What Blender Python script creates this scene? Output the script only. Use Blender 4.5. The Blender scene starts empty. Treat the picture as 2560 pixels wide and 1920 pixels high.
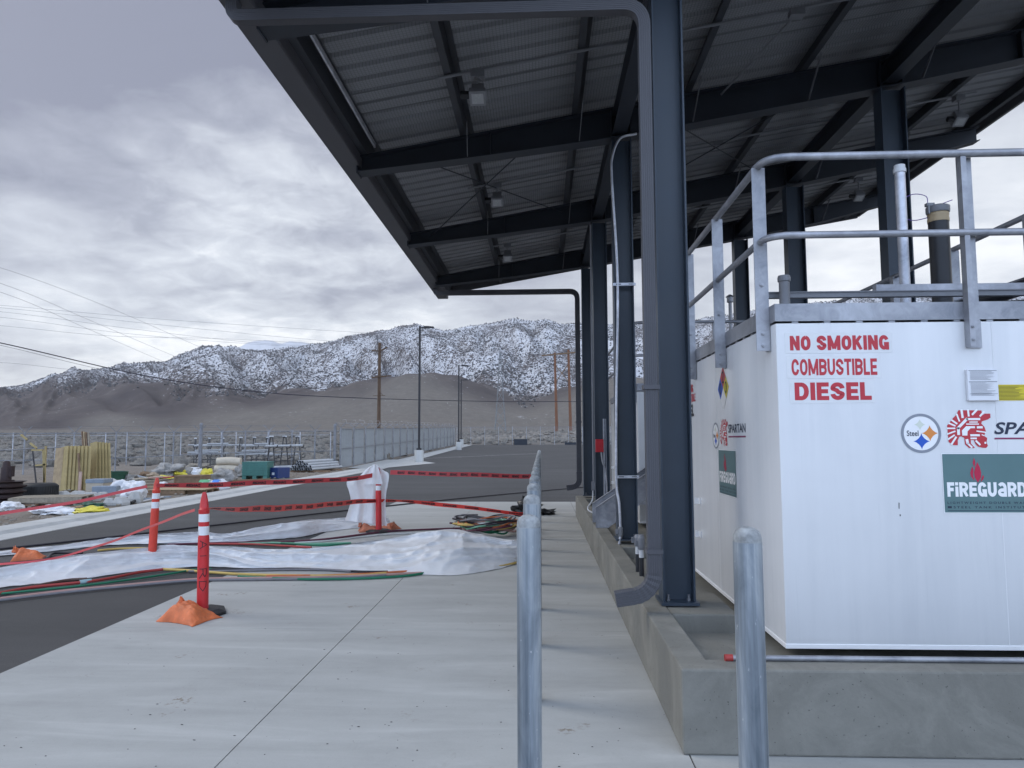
import bpy, bmesh, math, random
from mathutils import Vector, Matrix, Euler, noise
from mathutils.geometry import tessellate_polygon
SC = bpy.context.scene
COL = SC.collection
R = math.radians
HAZE = 0.00005
random.seed(7)

# ------------------------------------------------------------------ camera
CAM_H, FPX, W, H = 1.65, 1750.0, 2560, 1920
YAW, PITCH, ROLL = math.atan(72 / FPX), math.atan(138 / FPX), R(-0.2)
CAM_R = (Matrix.Rotation(YAW, 3, 'Z') @ Matrix.Rotation(R(90) + PITCH, 3, 'X') @ Matrix.Rotation(ROLL, 3, 'Z'))
cd = bpy.data.cameras.new('camera')
cam = bpy.data.objects.new('camera', cd); COL.objects.link(cam)
cam.location = (0, 0, CAM_H); cam.rotation_euler = CAM_R.to_euler()
cd.sensor_width = 36; cd.lens = 36 * FPX / W; cd.clip_start = 0.05; cd.clip_end = 20000
SC.camera = cam
CP = Vector((0, 0, CAM_H))
def at(px, py, x=None, y=None, z=None):
    """point of the real world plane X=x, Y=y or Z=z that the survey pixel (2560x1920) shows"""
    d = CAM_R @ Vector((px - W / 2, H / 2 - py, -FPX))
    k = (x / d.x) if x is not None else (y / d.y) if y is not None else ((z - CAM_H) / d.z)
    return CP + d * k

# ------------------------------------------------------------------ world + sun
wd = bpy.data.worlds.new('World'); SC.world = wd; wd.use_nodes = True
wt = wd.node_tree; wt.nodes.clear()
SUN_EL, SUN_AZ = R(42), R(-75)      # azimuth clockwise from +Y
def wn(t, **k):
    n = wt.nodes.new(t)
    for a, b in k.items(): setattr(n, a, b)
    return n
def wl(a, b): wt.links.new(a, b)
def wmath(op, a, b=None, c=None, clamp=False):
    n = wn('ShaderNodeMath', operation=op); n.use_clamp = clamp
    for i, v in enumerate((a, b, c)):
        if v is None: continue
        if isinstance(v, (int, float)): n.inputs[i].default_value = v
        else: wl(v, n.inputs[i])
    return n.outputs[0]
sky = wn('ShaderNodeTexSky', sky_type='NISHITA'); sky.sun_disc = False
sky.sun_elevation = SUN_EL; sky.sun_rotation = SUN_AZ; sky.air_density = 1.2; sky.dust_density = 2.0
tc = wn('ShaderNodeTexCoord'); sp = wn('ShaderNodeSeparateXYZ'); wl(tc.outputs['Generated'], sp.inputs[0])
zc = wmath('ADD', wmath('MAXIMUM', sp.outputs[2], 0.0), 0.22)
cmb = wn('ShaderNodeCombineXYZ')
wl(wmath('DIVIDE', sp.outputs[0], zc), cmb.inputs[0]); wl(wmath('DIVIDE', sp.outputs[1], zc), cmb.inputs[1])
def wnoise(scale, detail, rough, dist=0.0, off=(0, 0, 0), st=(1, 1, 1)):
    mp = wn('ShaderNodeMapping'); mp.inputs['Location'].default_value = off; mp.inputs['Scale'].default_value = st
    wl(cmb.outputs[0], mp.inputs[0])
    n = wn('ShaderNodeTexNoise'); n.inputs['Scale'].default_value = scale; n.inputs['Detail'].default_value = detail
    n.inputs['Roughness'].default_value = rough; n.inputs['Distortion'].default_value = dist
    wl(mp.outputs[0], n.inputs[0]); return n.outputs[0]
n1 = wnoise(0.9, 6, 0.52, 0.35, (3.1, 1.7, 0)); n2 = wnoise(3.0, 7, 0.55, 0.3, (0.4, 5.2, 0), (0.8, 1.2, 1))
# bright break in the cloud deck, low over the mountains
bd = (at(700, 560, y=100) - CP).normalized()
dt = wn('ShaderNodeVectorMath', operation='DOT_PRODUCT'); wl(tc.outputs['Generated'], dt.inputs[0]); dt.inputs[1].default_value = bd
glow = wmath('POWER', wmath('MAXIMUM', dt.outputs['Value'], 0.0), 22.0)
hor = wmath('POWER', wmath('SUBTRACT', 1.0, wmath('MAXIMUM', sp.outputs[2], 0.0)), 5.0)
back = wmath('MULTIPLY_ADD', sp.outputs[1], -0.9, 0.25, clamp=True)
low = wmath('SUBTRACT', 1.0, wmath('MULTIPLY', wmath('MAXIMUM', sp.outputs[2], 0.0), 1.9, clamp=True))
b = wmath('MULTIPLY_ADD', n1, 0.80, -0.30)
b = wmath('MULTIPLY_ADD', n2, 0.50, b)
b = wmath('MULTIPLY_ADD', glow, 0.35, b)
b = wmath('MULTIPLY_ADD', hor, 0.60, b)
b = wmath('MULTIPLY_ADD', wmath('MAXIMUM', sp.outputs[0], 0.0), 0.38, b)
b = wmath('MULTIPLY_ADD', back, 0.60, b)
dd = (at(230, 200, y=100) - CP).normalized(); dt2 = wn('ShaderNodeVectorMath', operation='DOT_PRODUCT'); wl(tc.outputs['Generated'], dt2.inputs[0]); dt2.inputs[1].default_value = dd
b = wmath('MULTIPLY_ADD', wmath('POWER', wmath('MAXIMUM', dt2.outputs['Value'], 0.0), 14.0), -0.34, b)
n3 = wnoise(7.5, 6, 0.6, 0.4, (1.4, 2.2, 0)); b = wmath('MULTIPLY_ADD', wmath('SUBTRACT', n3, 0.5), wmath('MULTIPLY_ADD', glow, 0.5, 0.08), b)
cr = wn('ShaderNodeValToRGB'); wl(b, cr.inputs[0])
els = cr.color_ramp.elements
els[0].position = 0.26; els[0].color = (0.185, 0.195, 0.25, 1)
els[1].position = 0.98; els[1].color = (0.80, 0.80, 0.80, 1)
e = els.new(0.44); e.color = (0.285, 0.30, 0.355, 1)
e = els.new(0.66); e.color = (0.48, 0.505, 0.55, 1)
e = els.new(0.80); e.color = (0.66, 0.675, 0.70, 1)
tint = wn('ShaderNodeMix', data_type='RGBA', blend_type='MULTIPLY'); wl(back, tint.inputs[0])
wl(cr.outputs[0], tint.inputs[6]); tint.inputs[7].default_value = (1.12, 1.40, 1.92, 1)
up = wn('ShaderNodeVectorMath', operation='SCALE'); wl(tint.outputs[2], up.inputs[0]); up.inputs['Scale'].default_value = 10.0
mx = wn('ShaderNodeMix', data_type='RGBA'); mx.inputs[0].default_value = 0.93
wl(sky.outputs[0], mx.inputs[6]); wl(up.outputs[0], mx.inputs[7])
bg = wn('ShaderNodeBackground'); bg.inputs[1].default_value = 0.135
wl(mx.outputs[2], bg.inputs[0]); wo = wn('ShaderNodeOutputWorld'); wl(bg.outputs[0], wo.inputs[0])
sl = bpy.data.lights.new('sun', 'SUN'); sl.energy = 0.95; sl.angle = R(25); sl.color = (1, 0.96, 0.9)
so = bpy.data.objects.new('sun', sl); COL.objects.link(so)
sdir = Vector((math.sin(SUN_AZ) * math.cos(SUN_EL), math.cos(SUN_AZ) * math.cos(SUN_EL), math.sin(SUN_EL)))
so.rotation_euler = sdir.to_track_quat('Z', 'Y').to_euler(); so.location = sdir * 60
vs = SC.view_settings; vs.view_transform = 'Standard'; vs.look = 'None'; vs.exposure = 0.25; vs.gamma = 1
SC.cycles.max_bounces = 6; SC.cycles.transparent_max_bounces = 24; SC.cycles.use_denoising = True

# ------------------------------------------------------------------ materials
class NT:
    def __init__(s, name):
        s.m = bpy.data.materials.new(name); s.m.use_nodes = True; s.t = s.m.node_tree
        s.p = s.t.nodes['Principled BSDF']; s.out = s.t.nodes['Material Output']
    def n(s, t, **k):
        o = s.t.nodes.new(t)
        for a, b in k.items(): setattr(o, a, b)
        return o
    def l(s, a, b): s.t.links.new(a, b)
    def math(s, op, a, b=None, c=None, clamp=False):
        n = s.n('ShaderNodeMath', operation=op); n.use_clamp = clamp
        for i, v in enumerate((a, b, c)):
            if v is None: continue
            if isinstance(v, (int, float)): n.inputs[i].default_value = v
            else: s.l(v, n.inputs[i])
        return n.outputs[0]
    def coord(s, kind='Object', st=(1, 1, 1)):
        tc = s.n('ShaderNodeTexCoord'); mp = s.n('ShaderNodeMapping'); mp.inputs['Scale'].default_value = st
        s.l(tc.outputs[kind], mp.inputs[0]); return mp.outputs[0]
    def pos(s, st=(1, 1, 1)):
        g = s.n('ShaderNodeNewGeometry'); mp = s.n('ShaderNodeMapping'); mp.inputs['Scale'].default_value = st
        s.l(g.outputs['Position'], mp.inputs[0]); return mp.outputs[0]
    def noise(s, v, scale, detail=4, rough=0.55, dist=0.0):
        n = s.n('ShaderNodeTexNoise'); n.inputs['Scale'].default_value = scale; n.inputs['Detail'].default_value = detail
        n.inputs['Roughness'].default_value = rough; n.inputs['Distortion'].default_value = dist; s.l(v, n.inputs[0]); return n.outputs[0]
    def ramp(s, f, stops):
        r = s.n('ShaderNodeValToRGB'); s.l(f, r.inputs[0]); e = r.color_ramp.elements
        while len(e) < len(stops): e.new(0.5)
        for i, (p, c) in enumerate(stops):
            e[i].position = p; e[i].color = (*c, 1) if hasattr(c, '__len__') else (c, c, c, 1)
        return r.outputs[0]
    def mix(s, f, a, b, mode='MIX'):
        n = s.n('ShaderNodeMix', data_type='RGBA', blend_type=mode)
        for i, v in ((0, f), (6, a), (7, b)):
            if isinstance(v, (int, float)): n.inputs[i].default_value = v
            elif isinstance(v, tuple): n.inputs[i].default_value = (*v, 1)
            else: s.l(v, n.inputs[i])
        return n.outputs[2]
    def bump(s, h, strength=0.3, dist=0.01):
        b = s.n('ShaderNodeBump'); b.inputs['Strength'].default_value = strength; b.inputs['Distance'].default_value = dist
        s.l(h, b.inputs['Height']); s.l(b.outputs[0], s.p.inputs['Normal'])
    def set(s, col=None, rough=None, metal=None, spec=None):
        if col is not None:
            if isinstance(col, tuple): s.p.inputs['Base Color'].default_value = (*col, 1)
            else: s.l(col, s.p.inputs['Base Color'])
        if rough is not None:
            if isinstance(rough, (int, float)): s.p.inputs['Roughness'].default_value = rough
            else: s.l(rough, s.p.inputs['Roughness'])
        if metal is not None: s.p.inputs['Metallic'].default_value = metal
        if spec is not None: s.p.inputs['Specular IOR Level'].default_value = spec
        return s.m
def plain(name, col, rough=0.55, metal=0.0, var=0.14, scale=4.0, bump=0.0, bscale=60, spec=0.4, st=(1, 1, 1), dirt=0.0):
    t = NT(name); v = t.coord('Object', st)
    n = t.noise(v, scale, 5, 0.6, 0.3)
    lo = tuple(c * (1 - var) for c in col); hi = tuple(min(1, c * (1 + var)) for c in col)
    c = t.ramp(n, [(0.3, lo), (0.7, hi)])
    if dirt:
        n2 = t.noise(v, scale * 2.3, 6, 0.7, 0.6)
        c = t.mix(t.ramp(n2, [(0.52, 0.0), (0.75, dirt)]), c, (0.13, 0.115, 0.095))
    t.set(c, t.math('MULTIPLY_ADD', n, 0.2, rough - 0.1), metal, spec)
    if bump: t.bump(t.noise(v, bscale, 4, 0.6), bump, 0.01)
    return t.m
def concrete(name, col, streak=(0.5, 3.0, 1), pads=False, rough=False):
    t = NT(name); g = t.pos(); gs = t.pos(streak)
    a = t.noise(g, 0.35, 4, 0.55, 0.4); b = t.noise(gs, 1.1, 6, 0.62, 0.5); f = t.noise(g, 55, 4, 0.7); h = t.noise(g, 7, 5, 0.65, 0.5)
    v = t.math('ADD', t.math('MULTIPLY', a, 0.30), t.math('ADD', t.math('MULTIPLY', b, 0.46), t.math('ADD', t.math('MULTIPLY', f, 0.12), t.math('MULTIPLY', h, 0.12))))
    lo = tuple(c * 0.80 for c in col); hi = tuple(c * 1.17 for c in col)
    c = t.ramp(v, [(0.33, lo), (0.5, col), (0.68, hi)])
    st = t.noise(g, 2.6, 5, 0.75, 1.2)
    c = t.mix(t.ramp(st, [(0.64, 0.0), (0.74, 0.32)]), c, tuple(x * 0.5 for x in (col[0] * 1.1, col[1], col[2] * 0.85)))
    if rough:
        bl = t.noise(g, 1.7, 6, 0.7, 1.4); c = t.mix(t.ramp(bl, [(0.45, 0.0), (0.66, 0.55)]), c, tuple(min(1, x * 1.45) for x in col))
        pk = t.noise(g, 48, 2, 0.5); c = t.mix(t.ramp(pk, [(0.69, 0.0), (0.73, 0.7)]), c, (0.07, 0.07, 0.065))
    if pads:
        sp = t.noise(g, 1.9, 3, 0.5, 0.2); sp2 = t.noise(g, 26, 3, 0.6)
        k = t.math('MULTIPLY', t.ramp(sp, [(0.66, 0.0), (0.72, 1.0)]), t.ramp(sp2, [(0.5, 0.0), (0.6, 0.8)]))
        c = t.mix(k, c, (0.17, 0.125, 0.08))
        dk = t.noise(g, 38, 2, 0.5); c = t.mix(t.ramp(dk, [(0.745, 0.0), (0.765, 0.8)]), c, (0.05, 0.048, 0.045))
        wl_ = t.noise(t.pos((0.35, 2.2, 1)), 1.5, 7, 0.7, 0.8)
        c = t.mix(t.ramp(wl_, [(0.55, 0.0), (0.70, 0.26)]), c, tuple(min(1, x * 1.5) for x in col))
    t.set(c, 0.8, 0, 0.3); t.bump(t.math('ADD', f, t.math('MULTIPLY', b, 1.5)), 0.22, 0.006)
    return t.m
def asphalt():
    t = NT('asphalt'); g = t.pos(); a = t.noise(g, 0.22, 5, 0.6, 0.6); f = t.noise(g, 90, 3, 0.7); b = t.noise(t.pos((0.22, 1.6, 1)), 0.8, 6, 0.65, 0.4)
    v = t.math('ADD', t.math('MULTIPLY', a, 0.35), t.math('ADD', t.math('MULTIPLY', f, 0.3), t.math('MULTIPLY', b, 0.35)))
    c = t.ramp(v, [(0.34, (0.042, 0.042, 0.042)), (0.52, (0.061, 0.060, 0.060)), (0.68, (0.092, 0.091, 0.089))])
    d = t.noise(g, 3.0, 6, 0.75, 1.0); c = t.mix(t.ramp(d, [(0.60, 0.0), (0.75, 0.35)]), c, (0.13, 0.128, 0.122))
    t.set(c, 0.78, 0, 0.35); t.bump(f, 0.55, 0.008); return t.m
def galv(name='galvanised', base=0.33, metal=0.55, blue=1.05, st=(1, 1, 1)):
    t = NT(name); v = t.coord('Object', st)
    n = t.noise(v, 9, 6, 0.65, 1.2); m = t.noise(v, 2.0, 4, 0.6, 0.4)
    x = t.math('MULTIPLY_ADD', m, 0.6, t.math('MULTIPLY', n, 0.4))
    c = t.ramp(x, [(0.34, (base * 0.55, base * 0.58, base * 0.62 * blue)), (0.52, (base, base * 1.02, base * 1.04 * blue)), (0.7, (base * 1.5, base * 1.53, base * 1.56 * blue))])
    t.set(c, t.math('MULTIPLY_ADD', n, 0.35, 0.28), metal, 0.5); return t.m
def galv_pipe():
    t = NT('galvanised_pipe'); v = t.coord('Object', (1, 1, 0.03)); w = t.coord('Object', (1, 1, .35))
    n = t.noise(v, 26, 5, 0.65, 0.5); m = t.noise(w, 5, 5, 0.6, 0.8); sp = t.noise(w, 60, 3, 0.6)
    x = t.math('MULTIPLY_ADD', m, 0.55, t.math('MULTIPLY', n, 0.45))
    c = t.ramp(x, [(0.36, (0.12, 0.145, 0.17)), (0.5, (0.25, 0.285, 0.32)), (0.64, (0.44, 0.475, 0.50))])
    c = t.mix(t.ramp(sp, [(0.68, 0.0), (0.74, 0.6)]), c, (0.6, 0.62, 0.64))
    t.set(c, t.math('MULTIPLY_ADD', n, 0.3, 0.32), 0.35, 0.5); return t.m
def plastic_film():
    t = NT('plastic_film'); v = t.coord('Object')
    n = t.noise(v, 1.6, 4, 0.6, 0.6)
    t.set(t.ramp(n, [(0.3, (0.85, 0.855, 0.865)), (0.7, (0.91, 0.91, 0.915))]), 0.38, 0, 0.4)
    def cr(st, sc, di): return t.math('ABSOLUTE', t.math('SUBTRACT', t.noise(t.coord('Object', st), sc, 3, 0.55, di), 0.5))
    hgt = t.math('ADD', t.math('MULTIPLY', cr((0.30, 1.2, 1.2), 1.1, 0.6), 1.4), t.math('MULTIPLY', cr((0.7, 1, 1), 3.2, 0.8), 0.25)); t.bump(hgt, 0.6, 0.10)
    tr = t.n('ShaderNodeBsdfTranslucent'); tr.inputs[0].default_value = (0.75, 0.75, 0.77, 1)
    m1 = t.n('ShaderNodeMixShader'); m1.inputs[0].default_value = 0.25; t.l(t.p.outputs[0], m1.inputs[1]); t.l(tr.outputs[0], m1.inputs[2])
    tp = t.n('ShaderNodeBsdfTransparent'); m2 = t.n('ShaderNodeMixShader')
    t.l(t.ramp(n, [(0.45, 0.05), (0.72, 0.22)]), m2.inputs[0]); t.l(m1.outputs[0], m2.inputs[1]); t.l(tp.outputs[0], m2.inputs[2])
    t.l(m2.outputs[0], t.out.inputs[0]); return t.m
def chainlink():
    t = NT('chain_link'); uv = t.n('ShaderNodeUVMap'); s = t.n('ShaderNodeSeparateXYZ'); t.l(uv.outputs[0], s.inputs[0])
    def wire(sgn):
        a = t.math('FRACT', t.math('DIVIDE', t.math('ADD' if sgn > 0 else 'SUBTRACT', s.outputs[0], s.outputs[1]), 0.075))
        return t.math('LESS_THAN', a, 0.055)
    f = t.math('MAXIMUM', wire(1), wire(-1)); t.set((0.34, 0.35, 0.36), 0.5, 0.4)
    tp = t.n('ShaderNodeBsdfTransparent'); m = t.n('ShaderNodeMixShader'); t.l(f, m.inputs[0]); t.l(tp.outputs[0], m.inputs[1]); t.l(t.p.outputs[0], m.inputs[2])
    t.l(m.outputs[0], t.out.inputs[0]); return t.m
def roofdeck():
    t = NT('roof_deck'); g = t.pos(); s = t.n('ShaderNodeSeparateXYZ'); t.l(g, s.inputs[0])
    def line(o, pitch, w): return t.math('LESS_THAN', t.math('FRACT', t.math('DIVIDE', o, pitch)), w)
    k = t.math('MAXIMUM', line(s.outputs[0], 0.035, 0.2), line(s.outputs[1], 0.035, 0.2))
    n = t.noise(g, 1.2, 4, 0.6)
    c = t.mix(k, t.ramp(n, [(0.3, (0.225, 0.23, 0.245)), (0.7, (0.30, 0.305, 0.32))]), (0.18, 0.185, 0.195)); t.set(c, 0.6, 0, 0.3); return t.m
def terrain_mat():
    t = NT('mountain_ground'); g = t.pos()
    at_ = t.n('ShaderNodeAttribute', attribute_name='cover'); s = t.n('ShaderNodeSeparateColor'); t.l(at_.outputs['Color'], s.inputs[0])
    n = t.noise(g, 0.012, 8, 0.68, 0.5); n2 = t.noise(g, 0.09, 5, 0.7, 0.4); n3 = t.noise(g, 1.3, 4, 0.7)
    rock = t.ramp(n, [(0.3, (0.056, 0.047, 0.048)), (0.5, (0.076, 0.064, 0.062)), (0.7, (0.108, 0.092, 0.084))])
    tan = t.ramp(t.math('MULTIPLY_ADD', n2, 0.5, t.math('MULTIPLY', n3, 0.5)), [(0.3, (0.105, 0.094, 0.082)), (0.55, (0.16, 0.144, 0.126)), (0.72, (0.23, 0.208, 0.185))])
    c = t.mix(s.outputs[1], rock, tan)
    n4 = t.noise(g, 0.16, 3, 0.6, 0.2)
    sc = t.math('ADD', s.outputs[0], t.math('MULTIPLY', t.math('SUBTRACT', n4, 0.5), 1.9))
    sc = t.math('ADD', sc, t.math('MULTIPLY', t.math('SUBTRACT', n, 0.5), 0.9))
    c = t.mix(t.ramp(sc, [(0.42, 0.0), (0.58, 1.0)]), c, (0.54, 0.55, 0.575))
    t.set(c, 0.9, 0, 0.1); return t.m
def dirt():
    t = NT('dirt'); g = t.pos(); a = t.noise(g, 0.5, 6, 0.65, 0.5); f = t.noise(g, 14, 5, 0.7); v = t.n('ShaderNodeTexVoronoi'); v.inputs['Scale'].default_value = 9; t.l(g, v.inputs[0])
    c = t.ramp(t.math('MULTIPLY_ADD', a, 0.5, t.math('MULTIPLY', f, 0.5)), [(0.3, (0.14, 0.118, 0.097)), (0.5, (0.215, 0.185, 0.155)), (0.7, (0.31, 0.275, 0.235))])
    c = t.mix(t.ramp(v.outputs['Distance'], [(0.12, 0.45), (0.22, 0.0)]), c, (0.36, 0.33, 0.30))
    t.set(c, 0.95, 0, 0.1); t.bump(f, 0.9, 0.05); return t.m
def tank_white():
    t = NT('tank_paint'); w = t.pos((6, 6, 0.35)); g = t.pos()
    n = t.noise(w, 1.2, 5, 0.6, 0.5); m = t.noise(g, 0.9, 4, 0.6, 0.4)
    c = t.ramp(t.math('MULTIPLY_ADD', n, 0.45, t.math('MULTIPLY', m, 0.55)), [(0.36, (0.63, 0.64, 0.65)), (0.55, (0.70, 0.705, 0.71)), (0.7, (0.735, 0.74, 0.745))])
    st = t.noise(t.pos((9, 9, 0.25)), 2.0, 4, 0.7, 0.3); c = t.mix(t.ramp(st, [(0.62, 0.0), (0.76, 0.22)]), c, (0.45, 0.46, 0.47))
    t.set(c, 0.27, 0, 0.5); t.bump(t.noise(g, 1.4, 3, 0.5), 0.10, 0.03); return t.m

MT = dict(
    decalw=plain('decal_white', (0.725, 0.73, 0.735), 0.3, var=0.04),
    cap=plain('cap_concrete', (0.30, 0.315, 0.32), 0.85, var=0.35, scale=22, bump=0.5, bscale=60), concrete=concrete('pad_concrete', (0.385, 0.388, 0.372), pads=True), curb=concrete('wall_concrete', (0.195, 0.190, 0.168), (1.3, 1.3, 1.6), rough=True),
    kerbc=concrete('kerb_concrete', (0.44, 0.44, 0.425)), block=plain('block_concrete', (0.40, 0.395, 0.38), 0.85, var=0.2, bump=0.2),
    asphalt=asphalt(), dirt=dirt(), terrain=terrain_mat(), galv=galv(), gpipe=galv_pipe(), rail=galv('rail_galvanised', 0.36, 0.5, 1.06),
    steel=plain('slate_paint', (0.033, 0.048, 0.069), 0.42, 0, 0.10, 2.0, spec=0.45), steeld=plain('dark_paint', (0.022, 0.027, 0.037), 0.5, 0, 0.12, 3),
    gutter=plain('gutter_paint', (0.080, 0.080, 0.090), 0.45, 0, 0.08, 3), deck=roofdeck(), rooftop=plain('roof_metal', (0.30, 0.30, 0.31), 0.5),
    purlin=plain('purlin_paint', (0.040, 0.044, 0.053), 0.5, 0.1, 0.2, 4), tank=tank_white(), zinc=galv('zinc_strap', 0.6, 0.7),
    red=plain('sign_red', (0.50, 0.035, 0.05), 0.4, var=0.05), black=plain('black_ink', (0.015, 0.016, 0.02), 0.5, var=0.05), white=plain('white_vinyl', (0.80, 0.80, 0.80), 0.4, var=0.03),
    vinyl=plain('sign_white', (0.86, 0.86, 0.86), 0.3, var=0.03), teal=plain('sign_teal', (0.105, 0.19, 0.195), 0.35, var=0.05), orange=plain('star_orange', (0.72, 0.26, 0.06), 0.4, var=0.03),
    blue=plain('star_blue', (0.02, 0.10, 0.50), 0.4, var=0.03), ring=plain('emblem_grey', (0.25, 0.27, 0.31), 0.4, var=0.04), pale=plain('faded_yellow', (0.68, 0.72, 0.62), 0.4, var=0.03),
    yellow=plain('sticker_yellow', (0.66, 0.54, 0.03), 0.4, var=0.05), navy=plain('navy_ink', (0.02, 0.03, 0.06), 0.4, var=0.05), maroon=plain('rule_maroon', (0.25, 0.03, 0.10), 0.4, var=0.05), flame=plain('flame_red', (0.46, 0.015, 0.06), 0.4, var=0.05),
    inkgrey=plain('print_grey', (0.22, 0.23, 0.26), 0.5, var=0.05), olive=plain('print_dark', (0.16, 0.13, 0.02), 0.5, var=0.05), paper=plain('paper', (0.74, 0.75, 0.78), 0.5, var=0.03),
    bpipe=plain('black_pipe', (0.022, 0.023, 0.027), 0.4, var=0.2), tan=plain('coupling_tan', (0.42, 0.32, 0.19), 0.5), grey=plain('cast_grey', (0.20, 0.205, 0.22), 0.5, 0.2), gwhite=plain('pvc_white', (0.60, 0.61, 0.62), 0.4, var=0.1),
    cone=plain('cone_red', (0.56, 0.032, 0.035), 0.38, var=0.12, scale=7, dirt=0.15), coneo=plain('cone_orange', (0.62, 0.058, 0.035), 0.4, var=0.12, scale=7, dirt=0.15), rubber=plain('black_rubber', (0.02, 0.02, 0.021), 0.6, var=0.2, bump=0.1),
    reflect=plain('reflective_white', (0.76, 0.77, 0.78), 0.3, var=0.05), bag=plain('sandbag_orange', (0.60, 0.155, 0.055), 0.6, var=0.22, scale=9, bump=0.35, bscale=45, dirt=0.35), bagd=plain('sandbag_faded', (0.46, 0.15, 0.08), 0.65, var=0.25, scale=9, bump=0.35, dirt=0.4),
    tape=plain('danger_tape', (0.72, 0.055, 0.045), 0.35, var=0.08), tapep=plain('danger_tape_faded', (0.52, 0.06, 0.065), 0.35, var=0.08), film=plastic_film(), link=chainlink(),
    hred=plain('hose_red', (0.36, 0.045, 0.04), 0.5), hgreen=plain('hose_green', (0.015, 0.16, 0.085), 0.45), hyel=plain('hose_yellow', (0.52, 0.36, 0.10), 0.5), hgrey=plain('hose_grey', (0.17, 0.165, 0.175), 0.5), hpink=plain('hose_pink', (0.42, 0.25, 0.22), 0.5),
    hblk=plain('hose_black', (0.018, 0.016, 0.022), 0.5), hpur=plain('hose_maroon', (0.10, 0.025, 0.045), 0.5), horg=plain('hose_orange', (0.50, 0.14, 0.05), 0.5), hmint=plain('hose_mint', (0.16, 0.36, 0.24), 0.5), hwhite=plain('hose_white', (0.55, 0.55, 0.53), 0.5), hbrown=plain('hose_brown', (0.09, 0.05, 0.04), 0.5), ptape=plain('pale_tape', (0.30, 0.44, 0.46), 0.4),
    bagblk=plain('black_bag', (0.012, 0.012, 0.013), 0.3, var=0.2, bump=0.6, bscale=20), slat=plain('privacy_slat', (0.30, 0.325, 0.345), 0.5, var=0.14, scale=1.2, st=(1, 9, 0.2)), post=galv('fence_post', 0.20, 0.3), wpost=galv('pale_post', 0.36, 0.2),
    poleblk=plain('lamp_pole', (0.028, 0.026, 0.028), 0.5), wood=plain('pole_wood', (0.105, 0.066, 0.042), 0.85, var=0.3, scale=3, st=(4, 4, 0.3), bump=0.3), woodr=plain('pole_wood_red', (0.20, 0.095, 0.055), 0.85, var=0.25, scale=3, st=(4, 4, 0.3)), tower=plain('tower_steel', (0.20, 0.21, 0.215), 0.6), wire=plain('wire_grey', (0.15, 0.15, 0.165), 0.6), wiredk=plain('wire_dark', (0.022, 0.02, 0.035), 0.6), insul=plain('wire_pale', (0.30, 0.30, 0.32), 0.6),
    foam=plain('foam_yellow', (0.37, 0.29, 0.135), 0.75, var=0.16, scale=6, bump=0.25), ply=plain('plywood', (0.36, 0.27, 0.165), 0.75, var=0.22, scale=5, st=(1, 6, 1)), plank=plain('grey_plank', (0.27, 0.235, 0.185), 0.85, var=0.3, scale=6, st=(1, 7, 1)), crate=plain('crate_wood', (0.20, 0.135, 0.085), 0.8, var=0.25, scale=5), pinkw=plain('pink_lumber', (0.42, 0.30, 0.25), 0.8, var=0.15), brownw=plain('brown_lumber', (0.20, 0.13, 0.08), 0.8, var=0.25),
    gtub=plain('green_tub', (0.025, 0.085, 0.055), 0.45, var=0.15), gbin=plain('green_bin', (0.065, 0.185, 0.16), 0.5, var=0.12), bbox=plain('blue_box', (0.022, 0.042, 0.145), 0.5, var=0.12), rust=plain('rusty_iron', (0.032, 0.018, 0.018), 0.55, 0.2, 0.3, 6, bump=0.2), pvc=plain('pvc_pipe', (0.42, 0.435, 0.45), 0.4, var=0.12), pvcin=plain('pipe_bore', (0.012, 0.012, 0.014), 0.8),
    rack=plain('rack_steel', (0.045, 0.044, 0.047), 0.6, var=0.3), cloth=plain('white_tarp', (0.66, 0.665, 0.68), 0.6, var=0.1, bump=0.3, bscale=6), yelbag=plain('yellow_bag', (0.62, 0.53, 0.06), 0.5, var=0.2, bump=0.3, bscale=9), beige=plain('beige_roll', (0.50, 0.44, 0.35), 0.7, var=0.12), tarpg=plain('grey_tarp', (0.26, 0.25, 0.235), 0.7, var=0.4, scale=5, bump=0.5, bscale=9), slate=plain('blue_block', (0.22, 0.26, 0.31), 0.7), redp=plain('box_red', (0.45, 0.012, 0.02), 0.35, var=0.06), card=plain('cardboard', (0.33, 0.26, 0.19), 0.8), sage=plain('sagebrush', (0.165, 0.15, 0.128), 0.95, var=0.42, scale=4.0), juniper=plain('juniper', (0.075, 0.074, 0.076), 0.9, var=0.3, scale=0.05), rocks=plain('rocks', (0.22, 0.195, 0.165), 0.9, var=0.3, scale=1.5), lens=plain('lamp_lens', (0.36, 0.37, 0.38), 0.25, var=0.05), line=plain('road_paint', (0.42, 0.42, 0.42), 0.7, var=0.35, scale=3), blueb=plain('print_blue', (0.06, 0.22, 0.62), 0.5), greenb=plain('print_green', (0.10, 0.36, 0.18), 0.5), purple=plain('purple_wire', (0.12, 0.07, 0.30), 0.5),
)

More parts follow.
